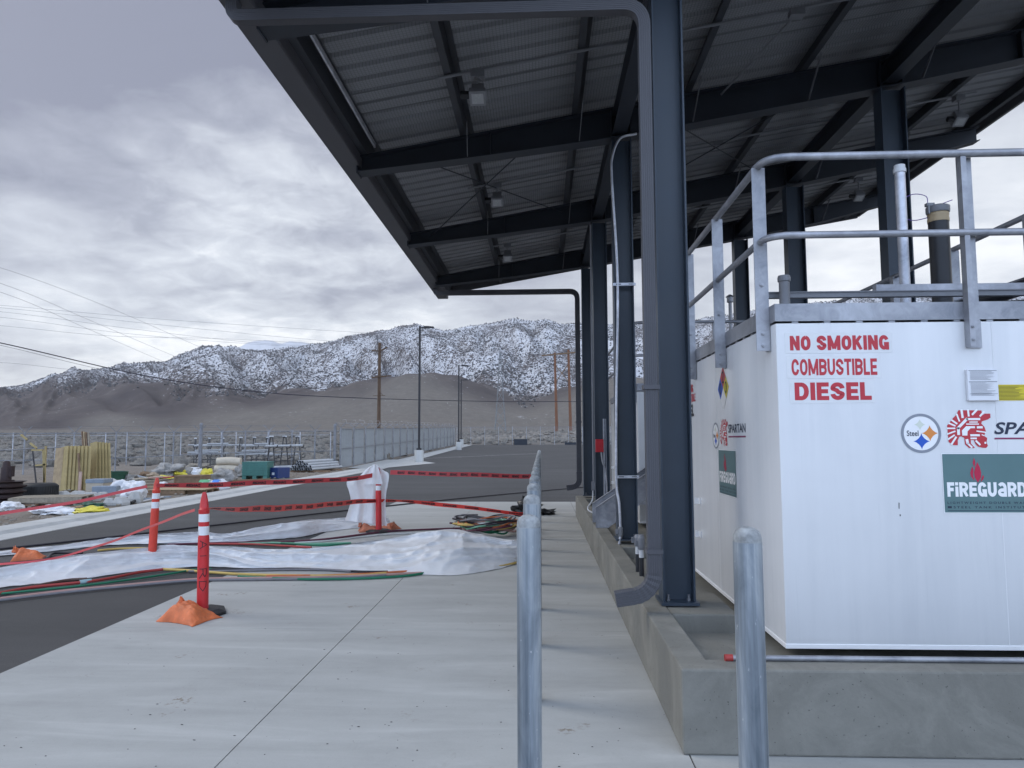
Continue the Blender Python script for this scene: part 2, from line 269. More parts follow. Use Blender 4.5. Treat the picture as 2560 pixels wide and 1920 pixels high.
# ------------------------------------------------------------------ mesh builder
ORG = {}
class MB:
    def __init__(s): s.v = []; s.f = []; s.mi = []; s.uv = {}
    def add(s, vs, fs, m=0):
        o = len(s.v); s.v += [Vector(p) for p in vs]
        for f in fs: s.f.append([i + o for i in f]); s.mi.append(m)
        return o
    def box(s, x0, x1, y0, y1, z0, z1, m=0, M=None):
        p = [Vector((x, y, z)) for z in (z0, z1) for y in (y0, y1) for x in (x0, x1)]
        if M is not None: p = [M @ q for q in p]
        s.add(p, [(0, 2, 3, 1), (4, 5, 7, 6), (0, 1, 5, 4), (2, 6, 7, 3), (0, 4, 6, 2), (1, 3, 7, 5)], m); return s
    def sweep(s, pts, prof, m=0, cap=True, up=None, scale=None, closed=True):
        pts = [Vector(p) for p in pts]; n = len(pts); k = len(prof)
        T = []
        for i in range(n):
            a = pts[max(0, i - 1)]; b = pts[min(n - 1, i + 1)]; T.append((b - a).normalized())
        u = Vector(up) if up else (Vector((0, 0, 1)) if abs(T[0].z) < 0.9 else Vector((0, 1, 0)))
        u = (u - T[0] * u.dot(T[0])).normalized(); o = len(s.v)
        for i in range(n):
            u = u - T[i] * u.dot(T[i])
            u = u.normalized() if u.length > 1e-6 else T[i].orthogonal().normalized()
            w = T[i].cross(u); q = 1.0 if scale is None else scale[i]
            if 0 < i < n - 1:
                c = (pts[i] - pts[i - 1]).normalized().dot((pts[i + 1] - pts[i]).normalized()); 
            for a, b in prof: s.v.append(pts[i] + w * (a * q) + u * (b * q))
        for i in range(n - 1):
            for j in range(k if closed else k - 1):
                j2 = (j + 1) % k; s.f.append([o + i * k + j, o + i * k + j2, o + (i + 1) * k + j2, o + (i + 1) * k + j]); s.mi.append(m)
        if cap and closed:
            s.f.append([o + j for j in range(k)][::-1]); s.mi.append(m); s.f.append([o + (n - 1) * k + j for j in range(k)]); s.mi.append(m)
        return s
    def tube(s, pts, r, n=8, m=0, cap=True, scale=None):
        return s.sweep(pts, [(r * math.cos(2 * math.pi * i / n), r * math.sin(2 * math.pi * i / n)) for i in range(n)], m, cap, scale=scale)
    def bar(s, a, b, w, h, m=0, up=(0, 0, 1)):
        return s.sweep([a, b], [(-w / 2, -h / 2), (w / 2, -h / 2), (w / 2, h / 2), (-w / 2, h / 2)], m, True, up)
    def ibeam(s, a, b, d, bf, tw=0.012, tf=0.014, up=(0, 0, 1), m=0):
        h = d / 2; w = bf / 2; t = tw / 2
        pr = [(-w, -h), (w, -h), (w, -h + tf), (t, -h + tf), (t, h - tf), (w, h - tf), (w, h), (-w, h), (-w, h - tf), (-t, h - tf), (-t, -h + tf), (-w, -h + tf)]
        return s.sweep([a, b], pr, m, True, up)
    def lathe(s, prof, c=(0, 0, 0), n=20, m=0, M=None):
        c = Vector(c); o = len(s.v); k = len(prof)
        for r, z in prof:
            for i in range(n):
                a = 2 * math.pi * i / n; p = Vector((r * math.cos(a), r * math.sin(a), z))
                s.v.append((M @ p if M is not None else p) + c)
        for j in range(k - 1):
            for i in range(n):
                i2 = (i + 1) % n; s.f.append([o + j * n + i, o + j * n + i2, o + (j + 1) * n + i2, o + (j + 1) * n + i]); s.mi.append(m)
        s.f.append([o + i for i in range(n)][::-1]); s.mi.append(m); s.f.append([o + (k - 1) * n + i for i in range(n)]); s.mi.append(m)
        return s
    def poly(s, pts3, m=0):
        tr = tessellate_polygon([[Vector(p) for p in pts3]]); s.add(pts3, [tuple(t) for t in tr], m); return s
    def prism(s, pts, d, m=0):
        d = Vector(d); n = len(pts); P = [Vector(p) for p in pts]; tr = tessellate_polygon([P])
        s.add(P + [p + d for p in P], [tuple(t) for t in tr] + [tuple(n + i for i in t[::-1]) for t in tr] + [(i, (i + 1) % n, n + (i + 1) % n, n + i) for i in range(n)], m); return s
    def grid(s, f, nu, nv, m=0, thick=0):
        o = len(s.v)
        for i in range(nu):
            for j in range(nv): s.v.append(Vector(f(i / (nu - 1), j / (nv - 1))))
        for i in range(nu - 1):
            for j in range(nv - 1): s.f.append([o + i * nv + j, o + (i + 1) * nv + j, o + (i + 1) * nv + j + 1, o + i * nv + j + 1]); s.mi.append(m)
        return s
    def blob(s, c, r, seed=0, amp=0.15, fr=1.6, nu=20, nv=12, m=0, flat=0.0, M=None):
        c = Vector(c); o = len(s.v)
        def P(th, ph):
            d = Vector((math.cos(th) * math.sin(ph), math.sin(th) * math.sin(ph), math.cos(ph)))
            k = 1 + amp * (noise.noise(d * fr + Vector((seed * 7.3, seed, 0))) * 1.4 + 0.5 * noise.noise(d * fr * 2.7 + Vector((0, seed * 3.1, 4))))
            q = Vector((d.x * r[0], d.y * r[1], d.z * r[2])) * k
            if q.z < -flat: q.z = -flat - 0.02 * r[2]
            return (M @ q if M is not None else q) + c
        for j in range(nv + 1):
            for i in range(nu): s.v.append(P(2 * math.pi * i / nu, math.pi * (0.001 + 0.998 * j / nv)))
        for j in range(nv):
            for i in range(nu):
                i2 = (i + 1) % nu; s.f.append([o + j * nu + i, o + (j + 1) * nu + i, o + (j + 1) * nu + i2, o + j * nu + i2]); s.mi.append(m)
        return s
    def build(s, name, mat, parent=None, smooth=None, bevel=0, loc=None, flip=False):
        me = bpy.data.meshes.new(name); mats = mat if isinstance(mat, (list, tuple)) else [mat]
        if parent is not None: org = ORG[parent.name]
        elif loc is not None: org = Vector(loc)
        else:
            xs = [v.x for v in s.v]; ys = [v.y for v in s.v]; zs = [v.z for v in s.v]
            org = Vector(((min(xs) + max(xs)) / 2, (min(ys) + max(ys)) / 2, min(zs)))
        me.from_pydata([v - org for v in s.v], [], s.f)
        for mm in mats: me.materials.append(MT[mm] if isinstance(mm, str) else mm)
        me.polygons.foreach_set('material_index', s.mi)
        bm = bmesh.new(); bm.from_mesh(me)
        bmesh.ops.recalc_face_normals(bm, faces=bm.faces)
        if bevel:
            ed = [e for e in bm.edges if len(e.link_faces) == 2 and e.calc_face_angle(0) > 0.6]
            bmesh.ops.bevel(bm, geom=ed, offset=bevel, segments=2, profile=0.5, affect='EDGES', clamp_overlap=True)
        bm.to_mesh(me); bm.free()
        if smooth is not None:
            me.shade_smooth(); me.set_sharp_from_angle(angle=R(smooth))
        o = bpy.data.objects.new(name, me); COL.objects.link(o)
        if parent is None: o.location = org
        else: o.parent = parent
        ORG[o.name] = org
        return o
def tag(o, label, cat, group=None, kind=None):
    if label: o['label'] = label
    if cat: o['category'] = cat
    if group: o['group'] = group
    if kind: o['kind'] = kind
    return o
def structure(o): o['kind'] = 'structure'; return o
def thing(name, label, cat, loc=(0, 0, 0), group=None):
    o = bpy.data.objects.new(name, None); COL.objects.link(o); o.location = loc; o.empty_display_size = 0.2
    ORG[o.name] = Vector(loc); return tag(o, label, cat, group)
def dup(root, loc, rotz=0, label=None, group=None):
    def cp(o, par):
        c = o.copy(); COL.objects.link(c); ORG[c.name] = ORG[o.name]
        if par is not None: c.parent = par
        for ch in list(o.children): cp(ch, c)
        return c
    r = cp(root, None); r.location = loc; r.rotation_euler = (0, 0, rotz)
    if label: r['label'] = label
    if group: r['group'] = group
    return r
def catmull(pts, k=8):
    P = [Vector(p) for p in pts]; P = [P[0] * 2 - P[1]] + P + [P[-1] * 2 - P[-2]]; out = []
    for i in range(1, len(P) - 2):
        a, b, c, d = P[i - 1:i + 3]
        for j in range(k):
            t = j / k; out.append(0.5 * ((2 * b) + (c - a) * t + (2 * a - 5 * b + 4 * c - d) * t * t + (3 * b - a - 3 * c + d) * t ** 3))
    out.append(P[-2]); return out
def fillet(pts, r, k=6):
    P = [Vector(p) for p in pts]; out = [P[0]]
    for i in range(1, len(P) - 1):
        a = (P[i - 1] - P[i]); b = (P[i + 1] - P[i]); ra = min(r, a.length * 0.49, b.length * 0.49)
        p, q = P[i] + a.normalized() * ra, P[i] + b.normalized() * ra
        for j in range(k + 1):
            t = j / k; out.append(p * (1 - t) ** 2 + P[i] * 2 * t * (1 - t) + q * t * t)
    out.append(P[-1]); return out
def interp(tab, x):
    if x <= tab[0][0]: return tab[0][1]
    for (a, b), (c, d) in zip(tab, tab[1:]):
        if x <= c:
            t = (x - a) / (c - a); t = t * t * (3 - 2 * t) * 0.5 + t * 0.5; return b + (d - b) * t
    return tab[-1][1]
def sstep(a, b, x):
    t = max(0, min(1, (x - a) / (b - a))); return t * t * (3 - 2 * t)
_fc = {}
def letters(txt, bold=0.0, shear=0.0, space=1.0):
    """flat outline of a word as (verts2d, faces), scaled so that the capital height is 1"""
    key = (txt, bold, shear, space)
    if key in _fc: return _fc[key]
    cu = bpy.data.curves.new('t', 'FONT'); cu.body = txt; cu.size = 1.0; cu.offset = bold; cu.shear = shear; cu.space_character = space; cu.resolution_u = 3; cu.fill_mode = 'FRONT'
    ob = bpy.data.objects.new('t', cu); COL.objects.link(ob); dg = bpy.context.evaluated_depsgraph_get(); me = ob.evaluated_get(dg).to_mesh()
    v = [(p.co.x, p.co.y) for p in me.vertices]; f = [tuple(p.vertices) for p in me.polygons]
    ob.evaluated_get(dg).to_mesh_clear(); bpy.data.objects.remove(ob); bpy.data.curves.remove(cu)
    x0 = min(p[0] for p in v); x1 = max(p[0] for p in v); y0 = min(p[1] for p in v); y1 = max(p[1] for p in v)
    v = [((a - x0) / (x1 - x0), (b - y0) / (y1 - y0)) for a, b in v]; _fc[key] = (v, f, (x1 - x0) / (y1 - y0)); return _fc[key]

# ------------------------------------------------------------------ ground, roads, mountains
def plain_z(d): return 0.018 * max(0.0, d - 40) if d < 900 else 15.48 + 0.024 * (d - 900)
def slope_z(y): return 0.018 * max(0.0, y - 40)
SKY = [(-900, 1010), (-400, 985), (0, 957), (100, 930), (150, 919), (260, 909), (380, 902), (430, 876), (486, 856), (560, 858), (600, 866), (660, 868), (717, 861), (770, 855), (810, 849), (880, 830), (960, 820), (1000, 809), (1038, 805), (1075, 814), (1111, 823), (1157, 815), (1190, 809), (1227, 804), (1284, 792), (1331, 800), (1366, 797), (1412, 809), (1441, 805), (1560, 812), (1700, 805), (1800, 792), (1900, 777), (2100, 755), (2400, 738), (2700, 735), (3600, 780)]
RD = 2500.0
def mountain_z(px, d):
    X = (px - 1352) / FPX * d; base = plain_z(d)
    ridge = (1098 - interp(SKY, px)) / FPX * RD + CAM_H
    q = (d - 1000) / (RD - 1000)
    if q <= 0: z = base; f = 0
    elif q <= 1: f = q ** (.92 + .33 * sstep(300, 900, px)); z = base + (ridge - plain_z(RD)) * f
    else: f = max(0, 1 - (q - 1) * 0.6); z = plain_z(RD) + (ridge - plain_z(RD)) * f
    if q > 0:
        wv = noise.noise(Vector((px * .004, d * .0016, 3))) * 1.1
        sp1 = 1 - abs(noise.noise(Vector((px / 120 + wv + d * .0009, d * .0004, 7)))) * 2.2
        sp2 = 1 - abs(noise.noise(Vector((px / 46 + wv * 2 - d * .0016, d * .0012, 2)))) * 2.2
        sp3 = noise.fractal(Vector((X * .012, d * .010, 4)), .8, 2.1, 4)
        env = sstep(0, .18, q) * (1 - sstep(.70, 1.0, q))
        z += ((sp1 - .45) * 52 + (sp2 - .45) * 20) * env * min(1, .3 + f * 1.2) * min(1, ridge / 300) + sp3 * 5 * min(1, q * 4) * (1 - .5 * sstep(.8, 1, q))
        if .9 < q < 1.1: z += (noise.noise(Vector((X * 0.021, 0, 3))) * 5 + noise.noise(Vector((X * 0.07, 0, 3))) * 2.5) * (1 - abs(q - 1) * 10)
    hill = 0
    for hx, hd, hh, sx, sd in ((1085, 1320, 108, 170, 240), (790, 1350, 58, 170, 210), (345, 1420, 84, 95, 160), (1560, 1350, 95, 150, 230), (560, 1250, 34, 150, 180), (2000, 1500, 120, 300, 300)):
        cx = (hx - 1352) / FPX * hd
        sk = (1.45 if X < cx else .78) if hx == 1085 else 1.0
        hill = max(hill, hh * math.exp(-abs((X - cx) / (sx * sk)) ** 2.0 - ((d - hd) / sd) ** 2) * (1 + 0.16 * noise.noise(Vector((X * 0.011, d * 0.006, 9))) + .10 * noise.noise(Vector((X * 0.03, d * 0.01, 4)))))
    hill = 104 * (1 - math.exp(-hill / 104 * 1.0)) * 1.50 if hill > 0 else 0
    zz = base + hill
    soft = max(z, zz) + 10 * math.exp(-abs(z - zz) / 14) * (1 if hill > 3 and q > 0 else 0)
    return soft, (hill if zz > z - 10 else 0), q
def cover(px, d, z, hill, q):
    line = interp([(-300, 165), (0, 135), (350, 120), (600, 84), (760, 78), (1150, 74), (1300, 60), (1700, 45), (2600, 30)], px)
    s = sstep(line - 70, line + 95, z + 34 * noise.noise(Vector((px * 0.02, d * 0.004, 2)))) if q > 0 else 0
    s = s * (.50 + .22 * noise.noise(Vector((px / 70, d / 260, 8))) + .14 * noise.noise(Vector((px / 22, d / 110, 3)))) + 0.03
    if hill > 12: s *= 0.16
    t = 1 - sstep(1000, 1230, d + 130 * noise.noise(Vector((px * 0.006, d * 0.003, 5))) - 0.22 * (px - 700))
    return s, t
def make_terrain():
    cols = [-900 + 20 * i for i in range(40)] + [-100 + 6 * i for i in range(300)] + [1700 + 12 * i for i in range(160)]
    rows = []; d = 40.0
    while d < 900: rows.append(d); d *= 1.16
    rows += [900 + 14 * i for i in range(122)] + [2640, 2740, 2900, 3200]
    mb = MB(); cv = []
    for px in cols:
        for d in rows:
            z, h, q = mountain_z(px, d); mb.v.append(Vector(((px - 1352) / FPX * d, d, z - 0.06))); cv.append((*cover(px, d, z, h, q), 0, 1))
    n = len(rows)
    for i in range(len(cols) - 1):
        for j in range(n - 1): mb.f.append([i * n + j, (i + 1) * n + j, (i + 1) * n + j + 1, i * n + j + 1]); mb.mi.append(0)
    o = mb.build('mountains', 'terrain', loc=(0, 0, 0), smooth=180)
    ca = o.data.color_attributes.new('cover', 'FLOAT_COLOR', 'POINT')
    for i, c in enumerate(cv): ca.data[i].color = c
    return structure(o)
make_terrain()
def snow_peak():
    prof = [(440, 890), (520, 872), (580, 860), (606, 848), (630, 843), (668, 843), (690, 851), (712, 846), (760, 850), (790, 858), (900, 880), (1000, 900)]
    D = 4600.0; mb = MB()
    def f(u, v):
        px = 440 + 560 * u; d = D - 900 + 1300 * v; top = (1098 - interp(prof, px)) / FPX * D
        k = 1 - abs(v - 0.69) / 0.69 if v < 0.69 else 1 - (v - 0.69) / 0.6
        z = top * (0.45 + 0.55 * k) + (noise.ridged_multi_fractal(Vector((px * 0.02, v * 2.0, 1)), 0.9, 2.1, 4, 1, 2) - 1.2) * 26 * (1 - abs(v - 0.69) * 1.2) * (0.35 if abs(v - .69) < .06 else 1)
        return ((px - 1352) / FPX * d, d, z)
    mb.grid(f, 90, 40); o = mb.build('snowy_mountain', 'terrain', loc=(0, 0, 0), smooth=180)
    ca = o.data.color_attributes.new('cover', 'FLOAT_COLOR', 'POINT')
    for i in range(len(o.data.vertices)): ca.data[i].color = (0.98, 0, 0, 1)
    structure(o)
snow_peak()
mb = MB(); mb.box(-3500, 3500, -3500, 40.3, -0.5, -0.075); structure(mb.build('ground', 'dirt', loc=(0, 0, 0)))
# dirt yard beside the road (gently uneven)
mb = MB(); mb.grid(lambda u, v: (-48 + 37.9 * u, -14 + 60 * v, (0.05 * noise.noise(Vector((u * 19, v * 30, 0))) + 0.03 * noise.noise(Vector((u * 60, v * 90, 2))) - 0.02) * min(1, (1 - u) * 12) + (-0.35 * sstep(0.55, 0.1, u) * sstep(0.5, 0.85, v)) + 0.018 * max(0, -14 + 60 * v - 40)), 90, 120)
structure(mb.build('dirt_yard', 'dirt', loc=(0, 0, 0), smooth=180))
# asphalt: flat to Y=40 then climbing gently
mb = MB()
for a, b_ in ((-30, 40), (40, 92)):
    mb.add([(-9.02, a, slope_z(a) - 0.008), (70, a, slope_z(a) - 0.008), (70, b_, slope_z(b_) - 0.008), (-9.02, b_, slope_z(b_) - 0.008)], [(0, 1, 2, 3)])
structure(mb.build('asphalt_lot', 'asphalt', loc=(0, 0, 0)))
# rolled kerb and gutter along the asphalt
def ribbon(name, prof, y0, y1, mat, extra=0):
    m = MB(); ys = [y0] + [40] * (y0 < 40 < y1) + [y1]
    rows = [[Vector((x, y, z + slope_z(y))) for x, z in prof] for y in ys]
    for r in rows: m.v += r
    k = len(prof)
    for i in range(len(rows) - 1):
        for j in range(k - 1): m.f.append([i * k + j, i * k + j + 1, (i + 1) * k + j + 1, (i + 1) * k + j]); m.mi.append(0)
    return structure(m.build(name, mat, loc=(0, 0, 0)))
ribbon('kerb', [(-10.25, -0.2), (-10.25, 0.045), (-9.72, 0.05), (-9.66, 0.045), (-9.60, -0.004), (-9.585, -0.02), (-9.57, -0.004), (-9.0, 0.004), (-9.0, -0.2)], -30, 92, 'kerbc')
mb = MB(); mb.add([(-11.2, 40.2, 0.03), (-9.3, 40.2, 0.006), (-6.9, 45.8, 0.112), (-9.2, 50.5, 0.2), (-11.2, 50.5, 0.22)], [(0, 1, 2, 3, 4)]); structure(mb.build('kerb_apron', 'kerbc', loc=(0, 0, 0)))
# concrete pad: slabs with saw-cut joints
PADX0, PADX1, PADY1 = -3.86, 16.0, 18.7
mb = MB(); J = 0.004
xs = [PADX0, -1.66, 0.765, 5.2, PADX1]; ys = [-8, -4.5, -1.0, 2.6, 6.2, 10.4, 14.6, PADY1]
for i in range(len(xs) - 1):
    for j in range(len(ys) - 1):
        if i >= 2 and 3.6 < ys[j] < 14: pass
        mb.box(xs[i] + J * (i > 0), xs[i + 1] - J, ys[j] + J * 0.5 * (j > 0), ys[j + 1] - J * 0.5, -0.05, 0.0)
structure(mb.build('concrete_pad', 'concrete', loc=(0, 0, 0)))
# faint parking lines far out on the asphalt
mb = MB()
for a, b_ in (((1060, 1146), (1340, 1134)), ((1340, 1134), (1440, 1129)), ((1150, 1143), (1200, 1128)), ((1216, 1139), (1252, 1127))):
    def gp(p):
        q = at(*p, z=0.0)
        for _ in range(80): q = at(*p, z=slope_z(q.y) - 0.002)
        return q
    A, B = gp(a), gp(b_); d = (B - A); n_ = Vector((-d.y, d.x, 0)).normalized() * 0.10
    mb.add([A - n_, A + n_, B + n_, B - n_], [(0, 1, 2, 3)])
structure(mb.build('road_markings', 'line', loc=(0, 0, 0)))

# ------------------------------------------------------------------ canopy
YF = [5.35, 8.38, 11.65, 14.8]
def z_bt(x): return 5.13 + 0.175 * (x + 2.26)
def z_rf(x): return z_bt(x) + 0.205
CX0, CX1 = -2.25, 7.35; RY0, RY1 = 4.0, 16.45; COLX = (1.0, 4.25)
canopy = thing('canopy', 'dark slate steel canopy with a sloped metal roof over the white tanks', 'canopy', (1.0, 5.2, 0))
# ribbed roof deck seen from below
pr = []; y = RY0
while y < RY1 - 0.25: pr += [(y, 0.0), (y + 0.17, 0.0), (y + 0.185, 0.042), (y + 0.235, 0.042)]; y += 0.25
pr.append((RY1, 0.0))
mb = MB()
for x in (CX0 - 0.1, CX1 + 0.1):
    for yy, h in pr: mb.v.append(Vector((x, yy, z_rf(x) + h)))
k = len(pr)
for j in range(k - 1): mb.f.append([j, k + j, k + j + 1, j + 1]); mb.mi.append(0)
mb.build('roof_deck', 'deck', canopy)
mb = MB()
mb.add([(x, yy, z_rf(x) + 0.10) for x in (CX0 - 0.12, CX1 + 0.12) for yy in (RY0, RY1)], [(0, 1, 3, 2)])
mb.build('roof_skin', 'rooftop', canopy)
# eave gutter on the low side, rake and eave trims
mb = MB(); zg = 5.01
mb.sweep([(-2.325, RY0, 0), (-2.325, RY1 + 0.05, 0)], [(-0.125, zg + 0.24), (-0.135, zg + 0.02), (-0.12, zg), (0.115, zg), (0.125, zg + 0.02), (0.125, zg + 0.30), (0.11, zg + 0.30), (0.11, zg + 0.03), (-0.115, zg + 0.03), (-0.115, zg + 0.24)], up=(0, 0, 1))
mb.build('gutter', 'gutter', canopy)
def rake(yy, name):
    m = MB()
    for a, b_ in ((CX0 - 0.02, CX1 + 0.14),):
        m.add([(x, yy + dy, z_rf(x) + dz) for x in (a, b_) for dy in (0, 0.045) for dz in (-0.22, 0.12)], [(0, 1, 5, 4), (2, 6, 7, 3), (0, 4, 6, 2), (1, 3, 7, 5), (0, 2, 3, 1), (4, 5, 7, 6)])
    m.build(name, 'gutter', canopy)
rake(RY0 - 0.05, 'rake_trim'); rake(RY1 + 0.005, 'rake_trim')
mb = MB(); mb.box(CX1 + 0.145, CX1 + 0.19, RY0 - 0.05, RY1 + 0.05, z_rf(CX1) - 0.16, z_rf(CX1) + 0.15); mb.build('eave_trim', 'gutter', canopy)
mb = MB(); mb.box(-2.01, -1.99, 4.5, 8.2, z_bt(-2.0) + 0.02, z_bt(-2.0) + 0.075); mb.build('eave_light_strip', 'zinc', canopy)  # bright strip added to imitate light showing through the gap between gutter and roof
# frames: tapered rafters on two columns
for yf in YF:
    m = MB(); tw = 0.008; xs_ = [CX0 + 0.02, -0.6, 1.0, 4.25, 5.85, CX1 - 0.05]; dp = [0.20, 0.31, 0.39, 0.40, 0.37, 0.24]
    for (xa, da), (xb, db) in zip(zip(xs_, dp), zip(xs_[1:], dp[1:])):
        ta, tb = z_bt(xa), z_bt(xb)
        def q(x, t, h, yo, th):
            return [(x, yf - yo, t - h), (x, yf + yo, t - h), (x, yf + yo, t - h - th), (x, yf - yo, t - h - th)]
        F = [(0, 1, 2, 3), (7, 6, 5, 4), (0, 4, 5, 1), (1, 5, 6, 2), (2, 6, 7, 3), (3, 7, 4, 0)]
        m.add(q(xa, ta, 0.001, 0.10, 0.013) + q(xb, tb, 0.001, 0.10, 0.013), F)
        m.add(q(xa, ta - da + 0.013, 0, 0.10, 0.013) + q(xb, tb - db + 0.013, 0, 0.10, 0.013), F)
        m.add([(xa, yf - tw, ta - 0.014), (xa, yf + tw, ta - 0.014), (xa, yf + tw, ta - da + 0.012), (xa, yf - tw, ta - da + 0.012), (xb, yf - tw, tb - 0.014), (xb, yf + tw, tb - 0.014), (xb, yf + tw, tb - db + 0.012), (xb, yf - tw, tb - db + 0.012)], F)
    m.box(CX0 + 0.005, CX0 + 0.019, yf - 0.10, yf + 0.10, z_bt(CX0) - 0.215, z_bt(CX0) + 0.001)
    for x in (-0.6, 0.885, 1.115, 4.12, 4.38, 5.8):   # stiffeners and splice plates
        dd = interp(list(zip(xs_, dp)), x); m.box(x - 0.006, x + 0.006, yf - 0.085, yf - 0.009, z_bt(x) - dd + 0.02, z_bt(x) - 0.018)
    m.build('roof_beam', 'steeld', canopy)
    for cx, zb, wd_ in ((COLX[0], 0.445 if yf < 6 else 0.475, 0.235), (COLX[1], 0.31, 0.29)):
        zt = z_bt(cx) - 0.41
        m = MB(); m.ibeam((cx, yf, zb + 0.02), (cx, yf, zt), wd_, 0.20, 0.010, 0.014, up=(1, 0, 0)); c = m.build('column', 'steel', canopy)
        p = MB(); p.box(cx - wd_ / 2 - 0.02, cx + wd_ / 2 + 0.02, yf - 0.14, yf + 0.14, zb, zb + 0.02)
        p.build('base_plate', 'steel', c)
        for sx in (-0.075, 0.075):
            for sy in (-0.06, 0.06):
                p = MB(); p.lathe([(0.016, zb + 0.0205), (0.016, zb + 0.036), (0.009, zb + 0.037), (0.009, zb + 0.065)], (cx + sx, yf + sy, 0), 6); p.build('anchor_bolt', 'grey', c)
for cx, dz in ((COLX[0] - 0.02, 0.17), (COLX[1], 0.17)):
    for a, b_ in zip(YF, YF[1:]):
        m = MB(); m.ibeam((cx, a + 0.012, z_bt(cx) - dz - 0.04), (cx, b_ - 0.012, z_bt(cx) - dz - 0.04), 0.26, 0.17); m.build('tie_beam', 'steeld', canopy)
PX = [-2.12, -0.90, 0.47, 1.85, 3.24, 4.6, 5.95, 7.2]
for x in PX:
    m = MB(); zt = z_bt(x) + 0.003; t = 0.004; w = 0.065 if x > -1.5 else 0.09
    m.box(x - t, x + t, RY0, RY1, zt, zt + 0.198); m.box(x - t - w, x - t - 0.0005, RY0, RY1, zt - 0.001, zt + t); m.box(x + t + 0.0005, x + t + w, RY0, RY1, zt + 0.193, zt + 0.199)
    m.box(x - t - w, x - w, RY0, RY1, zt + t + 0.0005, zt + 0.025)
    m.build('purlin', 'purlin', canopy)
for yf in YF:
    for x in PX[1:-1]:
        dd = interp(list(zip(xs_, dp)), x); m = MB(); m.bar((x + 0.05, yf - 0.42, z_bt(x) + 0.02), (x + 0.02, yf - 0.06, z_bt(x) - dd + 0.03), 0.045, 0.006, up=(1, 0, 0)); m.build('flange_brace', 'grey', canopy)
for (x0, ya, x1, yb) in ((-1.58, 8.38, 0.38, 11.65), (0.05, 8.38, -1.87, 11.65), (1.4, 8.38, 3.75, 11.65), (3.75, 8.38, 1.4, 11.65)):
    m = MB(); m.tube([(x0, ya, z_bt(x0) - 0.10), (x1, yb, z_bt(x1) - 0.10)], 0.009, 6); m.build('brace_rod', 'steeld', canopy)
# downspouts with ribbed rectangular section
def ribbed2(w, h, n=6, d=0.0022):
    out = []
    C = [(-w, -h), (w, -h), (w, h), (-w, h)]; N = [(0, 1), (-1, 0), (0, -1), (1, 0)]
    for s_ in range(4):
        a, b_ = Vector(C[s_]), Vector(C[(s_ + 1) % 4]); nn = Vector(N[s_])
        for i in range(n):
            for t, q in ((0.0, 0), (0.70, 0), (0.76, 1), (0.94, 1)): out.append(tuple(a + (b_ - a) * ((i + t) / n) + nn * d * q))
    return out
def downspout(yy, cx, zlow, w, zpipe):
    d = MB(); prof = ribbed2(w / 2, w / 2 * 0.95)
    path = fillet([(-2.335, yy, zg - 0.002), (-2.335, yy, zpipe), (cx, yy, zpipe), (cx, yy, zlow + 0.24)], 0.17, 9)
    d.sweep(path, prof, up=(0, 1, 0))
    o = d.build('downspout', 'gutter', canopy)
    e = MB(); prof2 = ribbed2(w / 2 + 0.004, w / 2 + 0.003)
    path = [Vector((cx, yy, zlow + 0.36)), Vector((cx, yy, zlow + 0.27))]
    for i in range(13):
        a = math.pi / 2 * i / 12 * 0.94; path.append(Vector((cx - 0.17 + 0.17 * math.cos(a), yy, zlow + 0.22 - 0.17 * math.sin(a))))
    path.append(path[-1] + (path[-1] - path[-2]).normalized() * 0.12)
    e.sweep(path, prof2, up=(0, 1, 0), scale=[1] * 3 + [1.03 if i % 2 else 0.97 for i in range(12)] + [1.0])
    e.build('elbow', 'gutter', o)
    for zz in (zlow + 0.35, 2.0):
        s_ = MB(); s_.box(cx - w / 2 - 0.012, cx + w / 2 + 0.012, yy - w / 2 - 0.012, yy + w / 2 + 0.012, zz, zz + 0.032); s_.build('strap', 'gutter', o)
downspout(5.03, 0.786, 0.50, 0.088, 4.872); downspout(15.35, 0.82, 0.56, 0.105, 4.91)

# flood lamps hanging on conduit stems
def lamp(loc, label, sl=.20):
    t = thing('flood_lamp', label, 'lamp', loc, 'flood lamps hanging under the canopy'); x, y, z = loc
    m = MB(); m.lathe([(0.045, z + sl), (0.05, z + sl - 0.02), (0.035, z + sl - .04), (0.012, z + sl - .045), (0.012, z + 0.12)], (x, y, 0), 10); m.box(x - 0.055, x + 0.055, y - 0.055, y + 0.055, z + sl, z + sl + 0.05); m.build('stem', 'grey', t)
    M = Matrix.Translation(loc) @ Matrix.Rotation(R(-28), 4, 'X')
    m = MB(); m.box(-0.065, 0.065, -0.05, 0.075, 0.02, 0.12, M=M); m.box(-0.085, 0.085, -0.07, 0.10, -0.045, 0.0195, M=M)
    for i in range(5): m.box(-0.062 + i * 0.028, -0.054 + i * 0.028, -0.04, 0.07, 0.121, 0.14, M=M)
    m.build('housing', 'grey', t, bevel=0.008)
    m = MB(); m.box(-0.06, 0.06, -0.045, 0.07, -0.049, -0.0455, M=M); m.build('lens', 'lens', t)
    m = MB(); m.box(-0.18, -0.088, -0.03, 0.03, -0.03, 0.03, M=M); m.build('sensor', 'black', t, bevel=0.006)
    return t
LN = ['first and largest', 'second', 'third and farthest']
for i, yy in enumerate((6.85, 10.0, 13.2)):
    lamp((-0.62, yy, 5.145), f'grey flood lamp under the gutter side of the canopy, {LN[i]} of its row')
for i, yy in enumerate((10.0, 13.2)):
    lamp((6.05, yy, 6.22), 'grey flood lamp under the high side of the canopy, ' + ('the nearer of two' if i == 0 else 'the farther of two'), .30)
